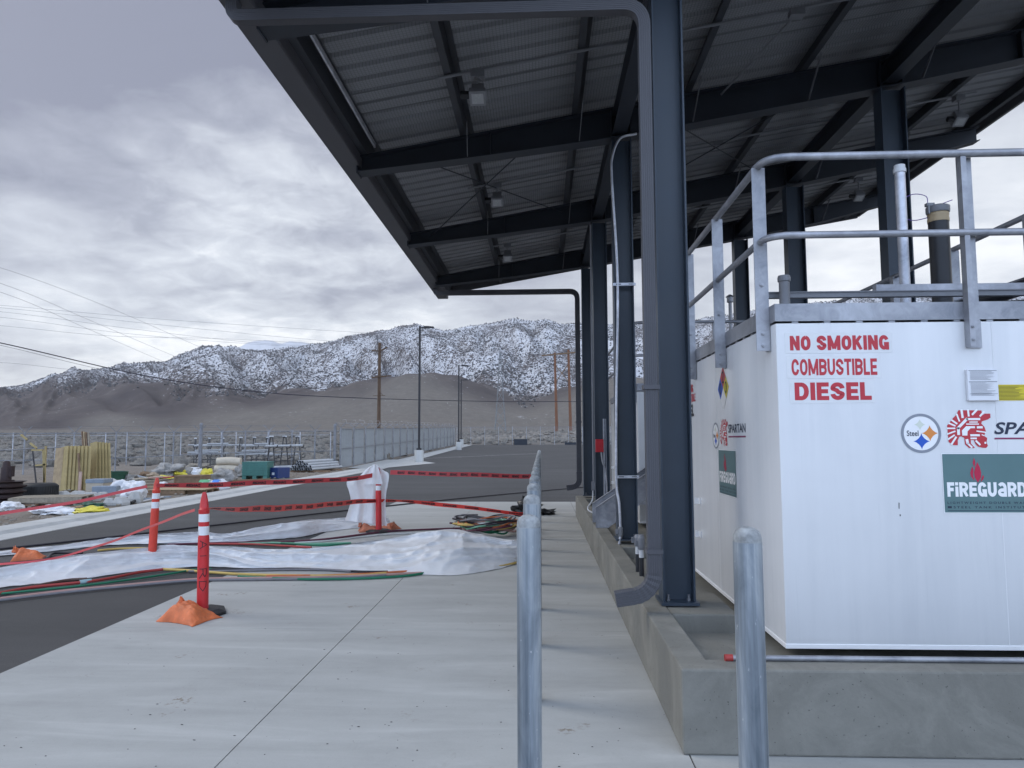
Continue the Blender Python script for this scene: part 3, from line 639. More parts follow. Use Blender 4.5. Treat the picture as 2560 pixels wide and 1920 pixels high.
for i, yy in enumerate((6.85, 10.0, 13.2)):
    m = MB(); xa = -1.05 if i < 2 else -0.9; m.tube([(xa, yy, z_bt(xa) - 0.015), (6.3, yy, z_bt(6.3) - 0.015)], 0.017, 8)
    for x in (-0.62, 2.6, 6.05): m.box(x - 0.07, x + 0.07, yy - 0.05, yy + 0.05, z_bt(x) - 0.10, z_bt(x) - 0.034)
    if i == 0: m.tube([(2.6, yy, z_bt(2.6) - 0.07), (2.2, 8.25, z_bt(2.2) - 0.12)], 0.012, 6)
    o = m.build('lamp_conduit', 'grey')
    tag(o, 'dark conduit run under the purlins feeding the ' + ('nearest pair of flood lamps' if i == 0 else 'middle pair of flood lamps' if i == 1 else 'farthest flood lamps'), 'conduit', 'conduit runs under the canopy')

# ------------------------------------------------------------------ containment wall and floor
WX0, WX1, WY0, WY1, WT = 0.73, 7.6, 3.83, 15.2, 0.44
mb = MB()
o4 = [(WX0, WY0), (WX1, WY0), (WX1, WY1), (WX0, WY1)]; i4 = [(WX0 + .17, WY0 + .17), (WX1 - .17, WY0 + .17), (WX1 - .17, WY1 - .17), (WX0 + .17, WY1 - .17)]
mb.add([(x, y, z) for z in (0.001, WT) for L in (o4, i4) for x, y in L], [f for k in range(4) for f in ((k, (k + 1) % 4, 8 + (k + 1) % 4, 8 + k), (4 + (k + 1) % 4, 4 + k, 12 + k, 12 + (k + 1) % 4), (8 + k, 8 + (k + 1) % 4, 12 + (k + 1) % 4, 12 + k), ((k + 1) % 4, k, 4 + k, 4 + (k + 1) % 4))])
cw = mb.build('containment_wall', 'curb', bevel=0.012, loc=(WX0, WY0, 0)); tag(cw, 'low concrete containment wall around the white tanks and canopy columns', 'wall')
mb = MB()
for yf in YF: mb.box(WX0 + 0.171, 1.36, yf - 0.33, yf + 0.36, 0.25, 0.434)
mb.build('column_pier', 'curb', cw, bevel=0.01)
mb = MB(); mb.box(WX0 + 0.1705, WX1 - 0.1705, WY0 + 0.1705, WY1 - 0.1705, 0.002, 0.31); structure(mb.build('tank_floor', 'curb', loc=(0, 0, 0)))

# ------------------------------------------------------------------ white tanks with guard rails and markings
TX0, TX1, TZ0, TZ1 = 1.46, 3.82, 0.40, 2.362
class Face:
    """a flat tank side: (u, w) metres on it -> world; lift is the distance in front of the paint"""
    def __init__(s, o, du, n): s.o = Vector(o); s.du = Vector(du); s.n = Vector(n)
    def P(s, u, w, lift=0.002): return s.o + s.du * u + Vector((0, 0, 1)) * w + s.n * lift
    def uv(s, p): d = Vector(p) - s.o; return (d.dot(s.du), d.z)
def put_text(m, F, txt, u0, u1, w0, w1, bold=0.03, shear=0.0, lift=0.002, mi=0, space=1.0):
    v, f, a = letters(txt, bold, shear, space); m.add([F.P(u0 + (u1 - u0) * x, w0 + (w1 - w0) * y, lift) for x, y in v], f, mi)
def arc(cx, cy, rx, ry, a0, a1, n=10): return [(cx + rx * math.cos(R(a0 + (a1 - a0) * i / n)), cy + ry * math.sin(R(a0 + (a1 - a0) * i / n))) for i in range(n + 1)]
def heavy(ch, t, w):
    """strokes (centre lines) of a heavy capital in a w x 1 cell, stroke t"""
    h = t / 2; r = w - h; c = w / 2; k = min(.36, c - h + .08)
    def bowl(y0, y1): q = (y1 - y0) / 2; return [(h, y1), (c, y1)] + arc(c, (y0 + y1) / 2, r - c, q, 90, -90, 10) + [(h, y0)]
    oval = [(c, 1 - h)] + arc(c, 1 - h - k, c - h, k, 90, 180, 8) + arc(c, h + k, c - h, k, 180, 270, 8) + arc(c, h + k, c - h, k, 270, 360, 8) + arc(c, 1 - h - k, c - h, k, 0, 90, 8)
    return {'I': [[(h, 0), (h, 1)]], 'L': [[(h, 1), (h, 0)], [(0, h), (w, h)]], 'E': [[(h, 0), (h, 1)], [(h, 1 - h), (w, 1 - h)], [(h, .5), (w * .93, .5)], [(h, h), (w, h)]],
            'T': [[(c, 0), (c, 1)], [(0, 1 - h), (w, 1 - h)]], 'N': [[(h, 0), (h, 1)], [(r, 0), (r, 1)], [(h, .98), (r, .02)]], 'M': [[(h, 0), (h, 1)], [(r, 0), (r, 1)], [(h, .97), (c, .1)], [(r, .97), (c, .1)]],
            'K': [[(h, 0), (h, 1)], [(h, .38), (r + .02, 1)], [(h + t * .75, .56), (r + .03, 0)]], 'O': [oval], 'D': [[(h, 0), (h, 1)], bowl(h, 1 - h)], 'B': [[(h, 0), (h, 1)], bowl(h, .52), bowl(.52, 1 - h)],
            'U': [[(h, 1)] + arc(c, h + k, c - h, k, 180, 360, 14) + [(r, 1)]], 'C': [arc(c, 1 - h - k, c - h, k, 12, 180, 14) + arc(c, h + k, c - h, k, 180, 348, 14)],
            'G': [arc(c, 1 - h - k, c - h, k, 22, 180, 14) + arc(c, h + k, c - h, k, 180, 345, 14), [(c, .40), (w, .40)], [(r + h * .2, 0), (r + h * .2, .44)]],
            'F': [[(h, 0), (h, 1)], [(h, 1 - h), (w, 1 - h)], [(h, .5), (w * .9, .5)]], 'R': [[(h, 0), (h, 1)], bowl(.46, 1 - h), [(c, .46), (r + .01, 0)]], 'i': [[(h, 0), (h, .70)], [(h, .78), (h, 1)]], 'a': [arc(c, 1 - h - k * .8, c - h, k * .8, 150, 0, 10) + [(r, 0)], arc(c, h + .17, c - h, .17, 80, 280, 10), [(c, h + .34), (r, h + .34)], [(c, h), (r, h)]],
            'S': [arc(c, 1 - h - k * .72, c - h, k * .72, 0, 180, 10) + [(h + .01, 1 - h - k * .8), (c * .9, .55), (c * 1.1, .45), (r - .01, h + k * .8)] + arc(c, h + k * .72, c - h, k * .72, 0, -180, 10)], ' ': []}[ch]
def heavy_text(m, F, txt, u0, u1, w0, w1, t, lift=.002, mi=0):
    wid = {'I': t, 'i': t, 'F': .56, 'M': .92, ' ': .28, 'L': .56, 'E': .60, 'T': .64}; xs_ = []; x = 0
    for ch in txt: xs_.append(x); x += wid.get(ch, .70) + .075
    X = x - .075
    for ci, ch in enumerate(txt):
        w_ = wid.get(ch, .70)
        for si, pl in enumerate(heavy(ch, t, w_)):
            pl = [Vector(p) for p in pl]; A, B = [], []
            for i, p in enumerate(pl):
                d = ((pl[min(i + 1, len(pl) - 1)] - p).normalized() if i < len(pl) - 1 else Vector((0, 0))) + ((p - pl[i - 1]).normalized() if i else Vector((0, 0))); d.normalize(); n_ = Vector((-d.y, d.x)) * t / 2
                A.append(p + n_); B.append(p - n_)
            pts = [F.P(u0 + (u1 - u0) * (xs_[ci] + min(max(q.x, 0), w_)) / X, w0 + (w1 - w0) * min(max(q.y, 0), 1), lift + .00012 * si) for q in A + B]; k = len(pl)
            m.add(pts, [(i, i + 1, k + i + 1, k + i) for i in range(k - 1)], mi)
def put_poly(m, F, pts, lift, mi=0): m.poly([F.P(u, w, lift) for u, w in pts], mi)
def strip(a, b, wd):
    a, b = Vector(a), Vector(b); d = (b - a).normalized(); n = Vector((-d.y, d.x)) * wd / 2; return [a + n, b + n, b - n, a - n]
def star(c, r, k=6):
    pts = []
    for q in range(4):
        for i in range(k):
            t = math.pi / 2 * (q + i / k); x, y = math.cos(t), math.sin(t)
            pts.append((c[0] + r * math.copysign(abs(x) ** 3, x), c[1] + r * math.copysign(abs(y) ** 3, y)))
    return pts
HELM = [(985, 905), (1005, 862), (1370, 868), (1372, 905), (1345, 960), (1420, 920), (1505, 920), (1505, 985), (1460, 1015), (1365, 1045), (1355, 1080), (1400, 1130), (1422, 1205), (1400, 1245), (1395, 1285), (1435, 1310), (1422, 1385), (1440, 1440), (1410, 1472), (1355, 1470), (1280, 1450), (1240, 1400), (1225, 1345), (1175, 1345), (1175, 1400), (1235, 1472), (1140, 1472), (1080, 1410), (1075, 1310), (1030, 1285), (1000, 1290), (970, 1350), (968, 1427), (900, 1427), (825, 1375), (815, 1110), (840, 1085), (868, 1045), (915, 990), (960, 945)]
HRAY = [(1052, 850, 1065, 990, 36), (1155, 850, 1162, 965, 30), (1300, 850, 1215, 940, 32), (1410, 885, 1335, 965, 30), (972, 920, 1012, 1045, 26), (885, 1018, 975, 1085, 28), (840, 1070, 945, 1118, 26), (805, 1155, 940, 1155, 24), (805, 1250, 940, 1200, 24), (812, 1335, 925, 1262, 26), (862, 1420, 950, 1290, 30),
        (1340, 1008, 1120, 1008, 34), (1138, 996, 972, 1162, 42), (988, 1140, 988, 1262, 44), (1300, 1055, 1165, 1055, 18), (1315, 1088, 1115, 1088, 18), (1280, 1140, 1372, 1140, 36), (1270, 1200, 1420, 1222, 20), (1170, 1268, 1320, 1268, 34), (1170, 1318, 1270, 1318, 26), (1112, 1330, 1125, 1405, 44), (1120, 1395, 1190, 1466, 30), (1250, 1352, 1320, 1425, 30), (1386, 1390, 1414, 1390, 32), (1350, 1258, 1392, 1275, 16)]
HBLK = [(1110, 1122), (1250, 1122), (1250, 1155), (1180, 1155), (1130, 1205), (1125, 1272), (1045, 1272), (1042, 1190)]
FLAMES = [[(715, 860), (745, 930), (760, 1010), (755, 1070), (710, 1145), (670, 1075), (665, 1000), (685, 930)], [(645, 920), (660, 960), (650, 1040), (660, 1118), (620, 1060), (612, 1010), (630, 950)], [(672, 797), (688, 850), (685, 890), (668, 930), (652, 870)], [(785, 1035), (795, 1070), (780, 1105), (745, 1135), (765, 1080)]]
def emblems(F, parent, u, w, k=1.0):
    """round steel emblem, crested-helmet logo, maker's name; u, w = centre of the ring, metres; k scale (1 = drawn size)"""
    s_ = 0.000376 * k
    def c(p): return (u + (p[0] - 397) * s_, w - (p[1] - 1233) * s_)
    m = MB(); n = 48
    o = [F.P(u + 318 * s_ * math.cos(2 * math.pi * i / n), w + 318 * s_ * math.sin(2 * math.pi * i / n), 0.002) for i in range(n)]
    q = [F.P(u + 274 * s_ * math.cos(2 * math.pi * i / n), w + 274 * s_ * math.sin(2 * math.pi * i / n), 0.002) for i in range(n)]
    m.add(o + q, [(i, (i + 1) % n, n + (i + 1) % n, n + i) for i in range(n)], 0)
    m.add([F.P(u + 273 * s_ * math.cos(2 * math.pi * i / n), w + 273 * s_ * math.sin(2 * math.pi * i / n), 0.0015) for i in range(n)], [tuple(range(n))], 5)
    put_poly(m, F, star(c((537, 1232)), 132 * s_), 0.0025, 1); put_poly(m, F, star(c((400, 1362)), 132 * s_), 0.0025, 2); put_poly(m, F, star(c((383, 1092)), 92 * s_), 0.0022, 3)
    a, b_ = c((170, 1278)), c((356, 1186)); put_text(m, F, 'Steel', a[0], b_[0], a[1], b_[1], 0.015, lift=0.0025, mi=4)
    m.build('steel_emblem', ['ring', 'orange', 'blue', 'pale', 'navy', 'vinyl'], parent)
    m = MB(); put_poly(m, F, [c(p) for p in HELM], 0.002, 0)
    for x0, y0, x1, y1, wd_ in HRAY: put_poly(m, F, strip(c((x0, y0)), c((x1, y1)), wd_ * s_), 0.003, 1)
    put_poly(m, F, [c(p) for p in HBLK], 0.003, 1)
    m.build('helmet_logo', ['red', 'vinyl'], parent)
    return c
def fire_sign(F, parent, u0, u1, w0, w1):
    m = MB(); kx = (u1 - u0) / 1160.0; ky = (w1 - w0) / 812.0
    def c(p): return (u0 + (p[0] - 240) * kx, w1 - (p[1] - 746) * ky)
    put_poly(m, F, [(u0 - .004, w0 - .004), (u1 + .004, w0 - .004), (u1 + .004, w1 + .004), (u0 - .004, w1 + .004)], 0.0015, 1)
    put_poly(m, F, [(u0, w0), (u1, w0), (u1, w1), (u0, w1)], 0.0025, 0)
    for fl in FLAMES: put_poly(m, F, [c(p) for p in fl], 0.0035, 2)
    a, b_ = c((285, 1340)), c((1365, 1140)); heavy_text(m, F, 'FiREGUaRD', a[0], b_[0], a[1], b_[1], 0.24, .0035, 1)
    a, b_ = c((280, 1440)), c((1380, 1408)); put_text(m, F, 'LIGHTWEIGHT DOUBLE WALL', a[0], b_[0], a[1], b_[1], 0.02, lift=0.0035, mi=3, space=1.5)
    a, b_ = c((360, 1502)), c((1380, 1470)); put_text(m, F, 'STEEL TANK INSTITUTE', a[0], b_[0], a[1], b_[1], 0.02, lift=0.0035, mi=3, space=1.5)
    a, b_ = c((280, 1500)), c((335, 1470)); put_poly(m, F, [(a[0], a[1]), (b_[0], a[1]), (b_[0], b_[1]), (a[0], b_[1])], 0.0035, 3)
    a, b_ = c((280, 1538)), c((1370, 1530)); put_poly(m, F, [(a[0], a[1]), (b_[0], a[1]), (b_[0], b_[1]), (a[0], b_[1])], 0.0035, 3)
    m.build('rating_sign', ['teal', 'vinyl', 'flame', 'navy'], parent)
def angle_post(m, x, y, z0, z1, dx, dy, a=0.062, b_=0.045, t=0.006, mi=0):
    """galvanised angle: wide leg along dx (or dy), second leg behind"""
    if dx: m.box(x, x + dx * a, y, y + dy * t, z0, z1, mi) if dx > 0 else m.box(x - a, x, min(y, y + dy * t), max(y, y + dy * t), z0, z1, mi)
def hexbolt(m, c, ax, r=0.011, h=0.009, mi=0):
    M = {'x': Matrix.Rotation(R(-90), 3, 'Y'), 'y': Matrix.Rotation(R(90), 3, 'X')}[ax]; m.lathe([(r, 0), (r, h), (r * 0.55, h + 0.0005), (r * 0.55, h + 0.006)], c, 6, mi, M)
def make_tank(y0, y1, label, full):
    t = thing('fuel_tank', label, 'tank', ((TX0 + TX1) / 2, y0, 0.31), 'white steel tanks under the canopy')
    m = MB(); m.box(TX0, TX1, y0, y1, TZ0, TZ1); m.build('tank_body', 'tank', t, bevel=0.006, smooth=40)
    m = MB(); m.box(TX0 - .005, TX1 + .005, y0 - .005, y1 + .005, TZ0 - .006, TZ0 + .022); m.build('bottom_lip', 'vinyl', t, bevel=.003)
    for xx in (TX0 + 1.30,):
        m = MB(); m.box(xx, xx + .006, y0 - .0012, y0 - .0002, TZ0 + .024, TZ1 - .002); m.build('weld_seam', 'decalw', t)
    for yy in (y0 + 1.52, y0 + 3.04):
        m = MB(); m.box(TX0 - .0012, TX0 - .0002, yy, yy + .006, TZ0 + .024, TZ1 - .002); m.build('weld_seam', 'decalw', t)
    for yy in (y0 + 0.45, y1 - 0.45):
        m = MB(); m.box(TX0 + 0.2, TX1 - 0.2, yy - 0.1, yy + 0.1, 0.311, TZ0 - 0.002); m.build('skid', 'steeld', t)
    m = MB(); z0, z1 = TZ1 + 0.012, TZ1 + 0.122; e = 0.004
    for a in ((TX0 - e, TX1 + e, y0 - e, y0 + 0.002), (TX0 - e, TX1 + e, y1 - 0.002, y1 + e), (TX0 - e, TX0 + 0.002, y0 + 0.0025, y1 - 0.0025), (TX1 - 0.002, TX1 + e, y0 + 0.0025, y1 - 0.0025)): m.box(*a, z0, z1)
    m.box(TX0 + 0.003, TX1 - 0.003, y0 + 0.003, y1 - 0.003, z1 - 0.05, z1 - 0.03)
    for i in range(26):
        yy = y0 + 0.1 + (y1 - y0 - 0.2) * i / 25; m.box(TX0 + 0.003, TX0 + 0.05, yy, yy + 0.05, TZ1 + 0.0005, z0 - 0.0005)
    for i in range(12):
        xx = TX0 + 0.1 + (TX1 - TX0 - 0.2) * i / 11; m.box(xx, xx + 0.04, y0 + 0.003, y0 + 0.05, TZ1 + 0.0005, z0 - 0.0005)
    m.build('deck_rim', 'galv', t)
    # two-rail guard around the deck, posts bolted to the tank sides
    zt, zm = 3.405, 2.905; rr = 0.024; o = 0.048
    g = MB(); C = [(TX0 - o, y1 + o), (TX0 - o, y0 - o), (TX1 + o, y0 - o), (TX1 + o, y1 + o)]
    g.tube(fillet([(x, y, zt) for x, y in C], 0.16, 6), rr, 10); gr = g.build('guard_rail', 'rail', t, smooth=50)
    g = MB(); g.tube(fillet([(x, y, zm) for x, y in C], 0.16, 6), rr * 0.92, 10); g.build('mid_rail', 'rail', gr, smooth=50)
    ys = [y0 + 0.125 + 1.06 * i for i in range(int((y1 - y0 - 0.2) / 1.06))]
    for yy in ys:
        for sx, xw in ((-1, TX0), (1, TX1)):
            m = MB(); xa, xb = (xw - 0.012, xw - 0.005) if sx < 0 else (xw + 0.005, xw + 0.012)
            m.box(xa, xb, yy - 0.03, yy + 0.045, TZ1 - 0.16, zt - 0.012); m.box(*((xw - 0.090, xw - 0.0122) if sx < 0 else (xw + 0.0122, xw + 0.090)), yy - 0.03, yy - 0.022, TZ1 - 0.16, zt - 0.012)
            rp = m.build('rail_post', 'galv', gr)
            if sx < 0:
                m = MB()
                for zz in (TZ1 - 0.125, TZ1 - 0.05, zm - 0.28): hexbolt(m, (xw - 0.048, yy - 0.0301, zz), 'y', 0.013)
                for v_ in m.v: pass
                m2 = rp.data; bmx = bmesh.new(); bmx.from_mesh(m2)
                vv = [bmx.verts.new(p - ORG[rp.name]) for p in m.v]; bmx.verts.index_update()
                for ff in m.f: bmx.faces.new([vv[k_] for k_ in ff])
                bmx.to_mesh(m2); bmx.free()
    for xx in (TX0 + 1.185, TX1 - 0.05):
        m = MB(); m.box(xx - 0.012, xx + 0.045, y0 - 0.012, y0 - 0.005, TZ1 + 0.004, zt - 0.012); m.box(xx - 0.045, xx - 0.0385, y0 - 0.058, y0 - 0.005, TZ1 - 0.16, zt - 0.012); m.box(xx - 0.0384, xx - 0.0125, y0 - 0.058, y0 - 0.052, TZ1 - 0.16, zt - 0.012)
        m.box(xx - 0.038, xx + 0.05, y0 - 0.012, y0 - 0.0005, TZ1 - 0.165, TZ1 + 0.0035)
        for zz in (TZ1 - 0.12, TZ1 - 0.04): hexbolt(m, (xx - 0.005, y0 - 0.0125, zz), 'y', 0.014); hexbolt(m, (xx - 0.026, y0 - 0.058, zz), 'y', 0.011)
        m.build('rail_post', 'galv', gr)
    for yy in (y0 + 1.6, y0 + 3.0):
        for zz in (1.05, 0.75):
            if yy < y0 + 2 or not full:
                m = MB(); m.box(TX0 - 0.05, TX0 - 0.001, yy + 0.62, yy + 0.63, zz, zz + 0.055); m.box(TX0 - 0.012, TX0 - 0.001, yy + 0.57, yy + 0.6195, zz, zz + 0.055); m.build('clip', 'white', t)
    return t
T1Y = 4.37
tank1 = make_tank(T1Y, 9.35, 'nearest white steel tank with red NO SMOKING lettering and a galvanised guard rail', True)
tank2 = make_tank(10.62, 14.7, 'farther white steel tank seen between the slate columns behind the stairs', False)
FF = Face((TX0, T1Y, 0), (1, 0, 0), (0, -1, 0)); FL = Face((TX0, T1Y, 0), (0, -1, 0), (-1, 0, 0))
def fuv(px, py): return FF.uv(at(px, py, y=T1Y))
def luv(px, py): return FL.uv(at(px, py, x=TX0))
def crop(x, y, ox, oy, sc): return (ox + x / sc, oy + y / sc)
m = MB()
for txt, x0, y0, x1, y1, bd_ in (('NO SMOKING', 190, 402, 1040, 268, 0.25), ('COMBUSTIBLE', 205, 618, 938, 470, 0.20), ('DIESEL', 232, 832, 890, 675, 0.235)):
    a = fuv(*crop(x0, y0, 1920, 760, 3.456)); b_ = fuv(*crop(x1, y1, 1920, 760, 3.456)); heavy_text(m, FF, txt, a[0], b_[0], a[1], b_[1], bd_)
    put_poly(m, FF, [(a[0] - .03, a[1] - .018), (b_[0] + .02, a[1] - .018), (b_[0] + .02, b_[1] + .018), (a[0] - .03, b_[1] + .018)], 0.0012, 1)
m.build('warning_lettering', ['red', 'decalw'], tank1)
u, w = fuv(*crop(397, 1233, 2240, 890, 6.381)); emblems(FF, tank1, u, w)
m = MB(); a = fuv(*crop(1565, 1250, 2240, 890, 6.381)); b_ = fuv(2700, *[890 + 1055 / 6.381]); put_text(m, FF, 'SPARTAN', a[0], a[0] + 0.56, a[1], a[1] + 0.074, 0.022, 0.22, mi=0); put_poly(m, FF, [(a[0], a[1] - .03), (a[0] + .57, a[1] - .03), (a[0] + .57, a[1] - .02), (a[0], a[1] - .02)], 0.002, 1); m.build('maker_name', ['navy', 'maroon'], tank1)
a = fuv(2362, 1281); b_ = fuv(2360, 1135); fire_sign(FF, tank1, a[0], a[0] + 0.50, a[1], b_[1])
# paper notice box and yellow sticker
a = fuv(*crop(1135, 715, 2240, 890, 6.381)); b_ = fuv(*crop(1580, 215, 2240, 890, 6.381))
m = MB(); m.box(TX0 + a[0] - .004, TX0 + b_[0], T1Y - 0.022, T1Y - 0.001, a[1], b_[1]); nb = m.build('notice_box', 'paper', tank1, bevel=0.002)
m = MB(); random.seed(5); uu, vv = a[0] + .004, b_[0] - .006
for y_, th in ((b_[1] - .006, .003), (b_[1] - (b_[1] - a[1]) * .39, .004), (b_[1] - (b_[1] - a[1]) * .78, .002)): put_poly(m, FF, [(uu, y_ - th), (vv, y_ - th), (vv, y_), (uu, y_)], 0.0235)
for i in range(22):
    y_ = b_[1] - .014 - i * (b_[1] - a[1]) * 0.036
    if i in (8, 9): continue
    put_poly(m, FF, [(uu + .008, y_ - .0022), (uu + .008 + (vv - uu - .016) * random.uniform(.55, 1), y_ - .0022), (uu + .008 + (vv - uu - .016) * random.uniform(.55, 1), y_), (uu + .008, y_)], 0.0235)
m.build('printed_lines', 'inkgrey', nb)
a2 = fuv(*crop(1590, 712, 2240, 890, 6.381)); b2 = fuv(*crop(1580, 458, 2240, 890, 6.381)); m = MB(); put_poly(m, FF, [(a2[0], a2[1]), (a2[0] + .22, a2[1]), (a2[0] + .22, b2[1]), (a2[0], b2[1])], 0.002, 0)
for i in range(11):
    y_ = b2[1] - .007 - i * (b2[1] - a2[1] - .012) / 10.5; put_poly(m, FF, [(a2[0] + .004, y_ - .0035), (a2[0] + .05 + random.uniform(.06, .15), y_ - .0035), (a2[0] + .05 + random.uniform(.06, .15), y_), (a2[0] + .004, y_)], 0.003, 1)
m.build('caution_sticker', ['yellow', 'olive'], tank1)
m = MB(); a = fuv(*crop(2095, 1605, 1640, 800, 3.456)); put_poly(m, FF, [(a[0], a[1] - .018), (a[0] + .004, a[1] - .018), (a[0] + .006, a[1] + .018), (a[0] + .001, a[1] + .02)], 0.0015); put_poly(m, FF, [(a[0] + .004, a[1] - .062), (a[0] + .010, a[1] - .062), (a[0] + .010, a[1] - .052), (a[0] + .004, a[1] - .05)], 0.0015); m.build('scuff_mark', 'black', tank1)
# markings on the long left side
def LC(x, y): return luv(1700 + x / 4.485, 900 + y / 4.485)
m = MB()
for txt, xr, y0, y1, wd_, mi, bd_ in (('NO SMOKING', 150, 360, 268, .60, 0, .25), ('COMBUSTIBLE', 176, 460, 370, .52, 0, .2), ('DIESEL', 158, 630, 495, .46, 1, .235)):
    a = LC(xr, y0); b_ = LC(xr, y1); heavy_text(m, FL, txt, a[0] - wd_, a[0], a[1], b_[1], bd_, mi=mi)
m.build('warning_lettering', ['red', 'black'], tank1)
a, b_, c_, d_ = LC(487, 65), LC(487, 565), LC(426, 325), LC(549, 300); uc, wc = (c_[0] + d_[0]) / 2, (a[1] + b_[1]) / 2; hr = (a[1] - b_[1]) / 2; wr = (d_[0] - c_[0]) / 2
m = MB(); g_ = 0.004
put_poly(m, FL, [(uc, wc + hr), (uc + wr / 2, wc + hr / 2), (uc, wc), (uc - wr / 2, wc + hr / 2)], .002, 0); put_poly(m, FL, [(uc - wr, wc), (uc - wr / 2, wc + hr / 2), (uc, wc), (uc - wr / 2, wc - hr / 2)], .002, 1)
put_poly(m, FL, [(uc + wr, wc), (uc + wr / 2, wc + hr / 2), (uc, wc), (uc + wr / 2, wc - hr / 2)], .002, 2); put_poly(m, FL, [(uc, wc - hr), (uc - wr / 2, wc - hr / 2), (uc, wc), (uc + wr / 2, wc - hr / 2)], .002, 3)
for tx, du_, dw_ in (('2', 0, .5), ('0', -.5, 0), ('0', .5, 0)): put_text(m, FL, tx, uc + wr * du_ - wr * .17, uc + wr * du_ + wr * .17, wc + hr * dw_ - hr * .28, wc + hr * dw_ + hr * .28, .01, lift=.003, mi=4)
m.build('hazard_diamond', ['red', 'blue', 'yellow', 'vinyl', 'black'], tank1)
u, w = LC(403, 848); emblems(FL, tank1, u, w, 0.92)
m = MB(); a = LC(545, 820); b_ = LC(735, 700); put_text(m, FL, 'SPARTAN', a[0], b_[0], LC(640, 815)[1], LC(640, 715)[1], .022, 0.0); put_poly(m, FL, [(a[0], LC(640, 868)[1]), (b_[0], LC(640, 868)[1]), (b_[0], LC(640, 850)[1]), (a[0], LC(640, 850)[1])], .002, 1); m.build('maker_name', ['navy', 'maroon'], tank1)
a, b_ = LC(447, 1480), LC(625, 1020); fire_sign(FL, tank1, a[0], b_[0], LC(540, 1515)[1], LC(540, 1015)[1])
# deck equipment of the nearest tank
def pipe_at(px0, px1, pyt, y, zb, name, mat, cap=None):
    A = at(px0, pyt, y=y); B = at(px1, pyt, y=y); r = (B - A).length / 2; c = (A + B) / 2; m = MB(); m.lathe([(r, zb), (r, c.z)], (c.x, c.y, 0), 18); return m.build(name, mat, tank1, smooth=40), c, r
ZD = TZ1 + 0.095
p, c, r = pipe_at(1947, 1973, 702, 4.72, ZD, 'vent_pipe', 'grey')
m = MB(); m.lathe([(r * 1.2, c.z - .005), (r * 1.22, c.z + .02), (r * 1.1, c.z + .034), (r * .6, c.z + .038)], (c.x, c.y, 0), 16); m.build('pipe_cap', 'grey', p, smooth=40)
m = MB(); m.lathe([(r * 1.04, 2.50), (r * 1.04, 2.53)], (c.x, c.y, 0), 16); m.box(c.x + r, c.x + r + .03, c.y - r - .01, c.y - .01, 2.498, 2.532); m.build('pipe_clamp', 'zinc', p)
p, c, r = pipe_at(2236, 2261, 420, 5.5, ZD, 'gauge_pipe', 'zinc'); m = MB(); m.lathe([(r * 1.2, c.z - .04), (r * 1.2, c.z - .01), (r * 1.05, c.z), (r * 1.05, c.z + .02), (r * .7, c.z + .024)], (c.x, c.y, 0), 14); m.build('pipe_cap', 'gwhite', p, smooth=40)
p, c, r = pipe_at(2322, 2370, 556, 5.7, ZD, 'fill_pipe', 'bpipe')
m = MB(); m.lathe([(r * 1.04, c.z), (r * 1.06, c.z + .02), (r * 1.0, c.z + .04), (r * 1.06, c.z + .055), (r * 1.0, c.z + .075)], (c.x, c.y, 0), 18); m.build('coupling', 'tan', p, smooth=40)
m = MB(); m.lathe([(r * 1.1, c.z + .076), (r * 1.16, c.z + .09), (r * 1.16, c.z + .125), (r * .95, c.z + .135), (r * .5, c.z + .14)], (c.x, c.y, 0), 18)
m.box(c.x - r * 1.3, c.x - r * .5, c.y - .03, c.y + .01, c.z + .13, c.z + .155); m.box(c.x - r * 1.32, c.x - r * 1.165, c.y - .05, c.y - .02, c.z + .06, c.z + .13); m.build('cam_cap', 'grey', p, smooth=40)
m = MB(); m.tube(catmull([(c.x - r, c.y, c.z + .15), (c.x - .09, c.y, c.z + .22), (c.x - .2, c.y, c.z + .235), (c.x - .31, c.y, c.z + .16), (c.x - .3, c.y, c.z + .06), (c.x - .2, c.y, c.z + .02), (c.x - r * 1.1, c.y, c.z + .04)]), .0035, 6); m.tube([(c.x, c.y, c.z + .13), (c.x + .05, c.y, c.z + .16), (c.x + .12, c.y, c.z + .185)], .0035, 6); m.build('tie_wire', 'purple', p)
m = MB(); zs = 2.628
m.box(TX0 + .08, TX1 - .02, 4.80, 4.841, zs - .021, zs + .0205)
m.box(TX0 + .08, TX1 - .02, 4.792, 4.7995, zs + .0135, zs + .0208); m.box(TX0 + .08, TX1 - .02, 4.792, 4.7995, zs - .021, zs - .0137)
st_ = m.build('strut_channel', 'grey', tank1)
m = MB(); m.box(2.36, TX1 - .02, 4.95, 5.01, 2.68, 2.725); m.build('conduit_tray', 'rail', tank1)
m = MB(); m.tube([(2.72, 5.0, ZD + .09), (3.55, 4.95, ZD + .10)], .05, 14); m.tube([(3.55, 4.95, ZD + .10), (3.75, 4.95, 2.9)], .05, 14); m.tube([(2.9, 6.4, ZD + .08), (3.5, 4.9, ZD + .28)], .055, 14); m.build('product_pipe', 'bpipe', tank1, smooth=40)
for yy in (5.3, 6.5): 
    m = MB(); m.box(2.0, 3.4, yy + .4, yy + .6, ZD, ZD + .06); m.build('pipe_support', 'bpipe', tank1)
# small vent on the farther tank
m = MB(); cx_, cy_ = 3.2, 11.8; m.lathe([(.03, TZ1 + .1), (.03, 3.93), (.055, 3.94), (.055, 4.02), (.075, 4.03), (.02, 4.07)], (cx_, cy_, 0), 12); m.build('vent_pipe', 'rail', tank2, smooth=40)
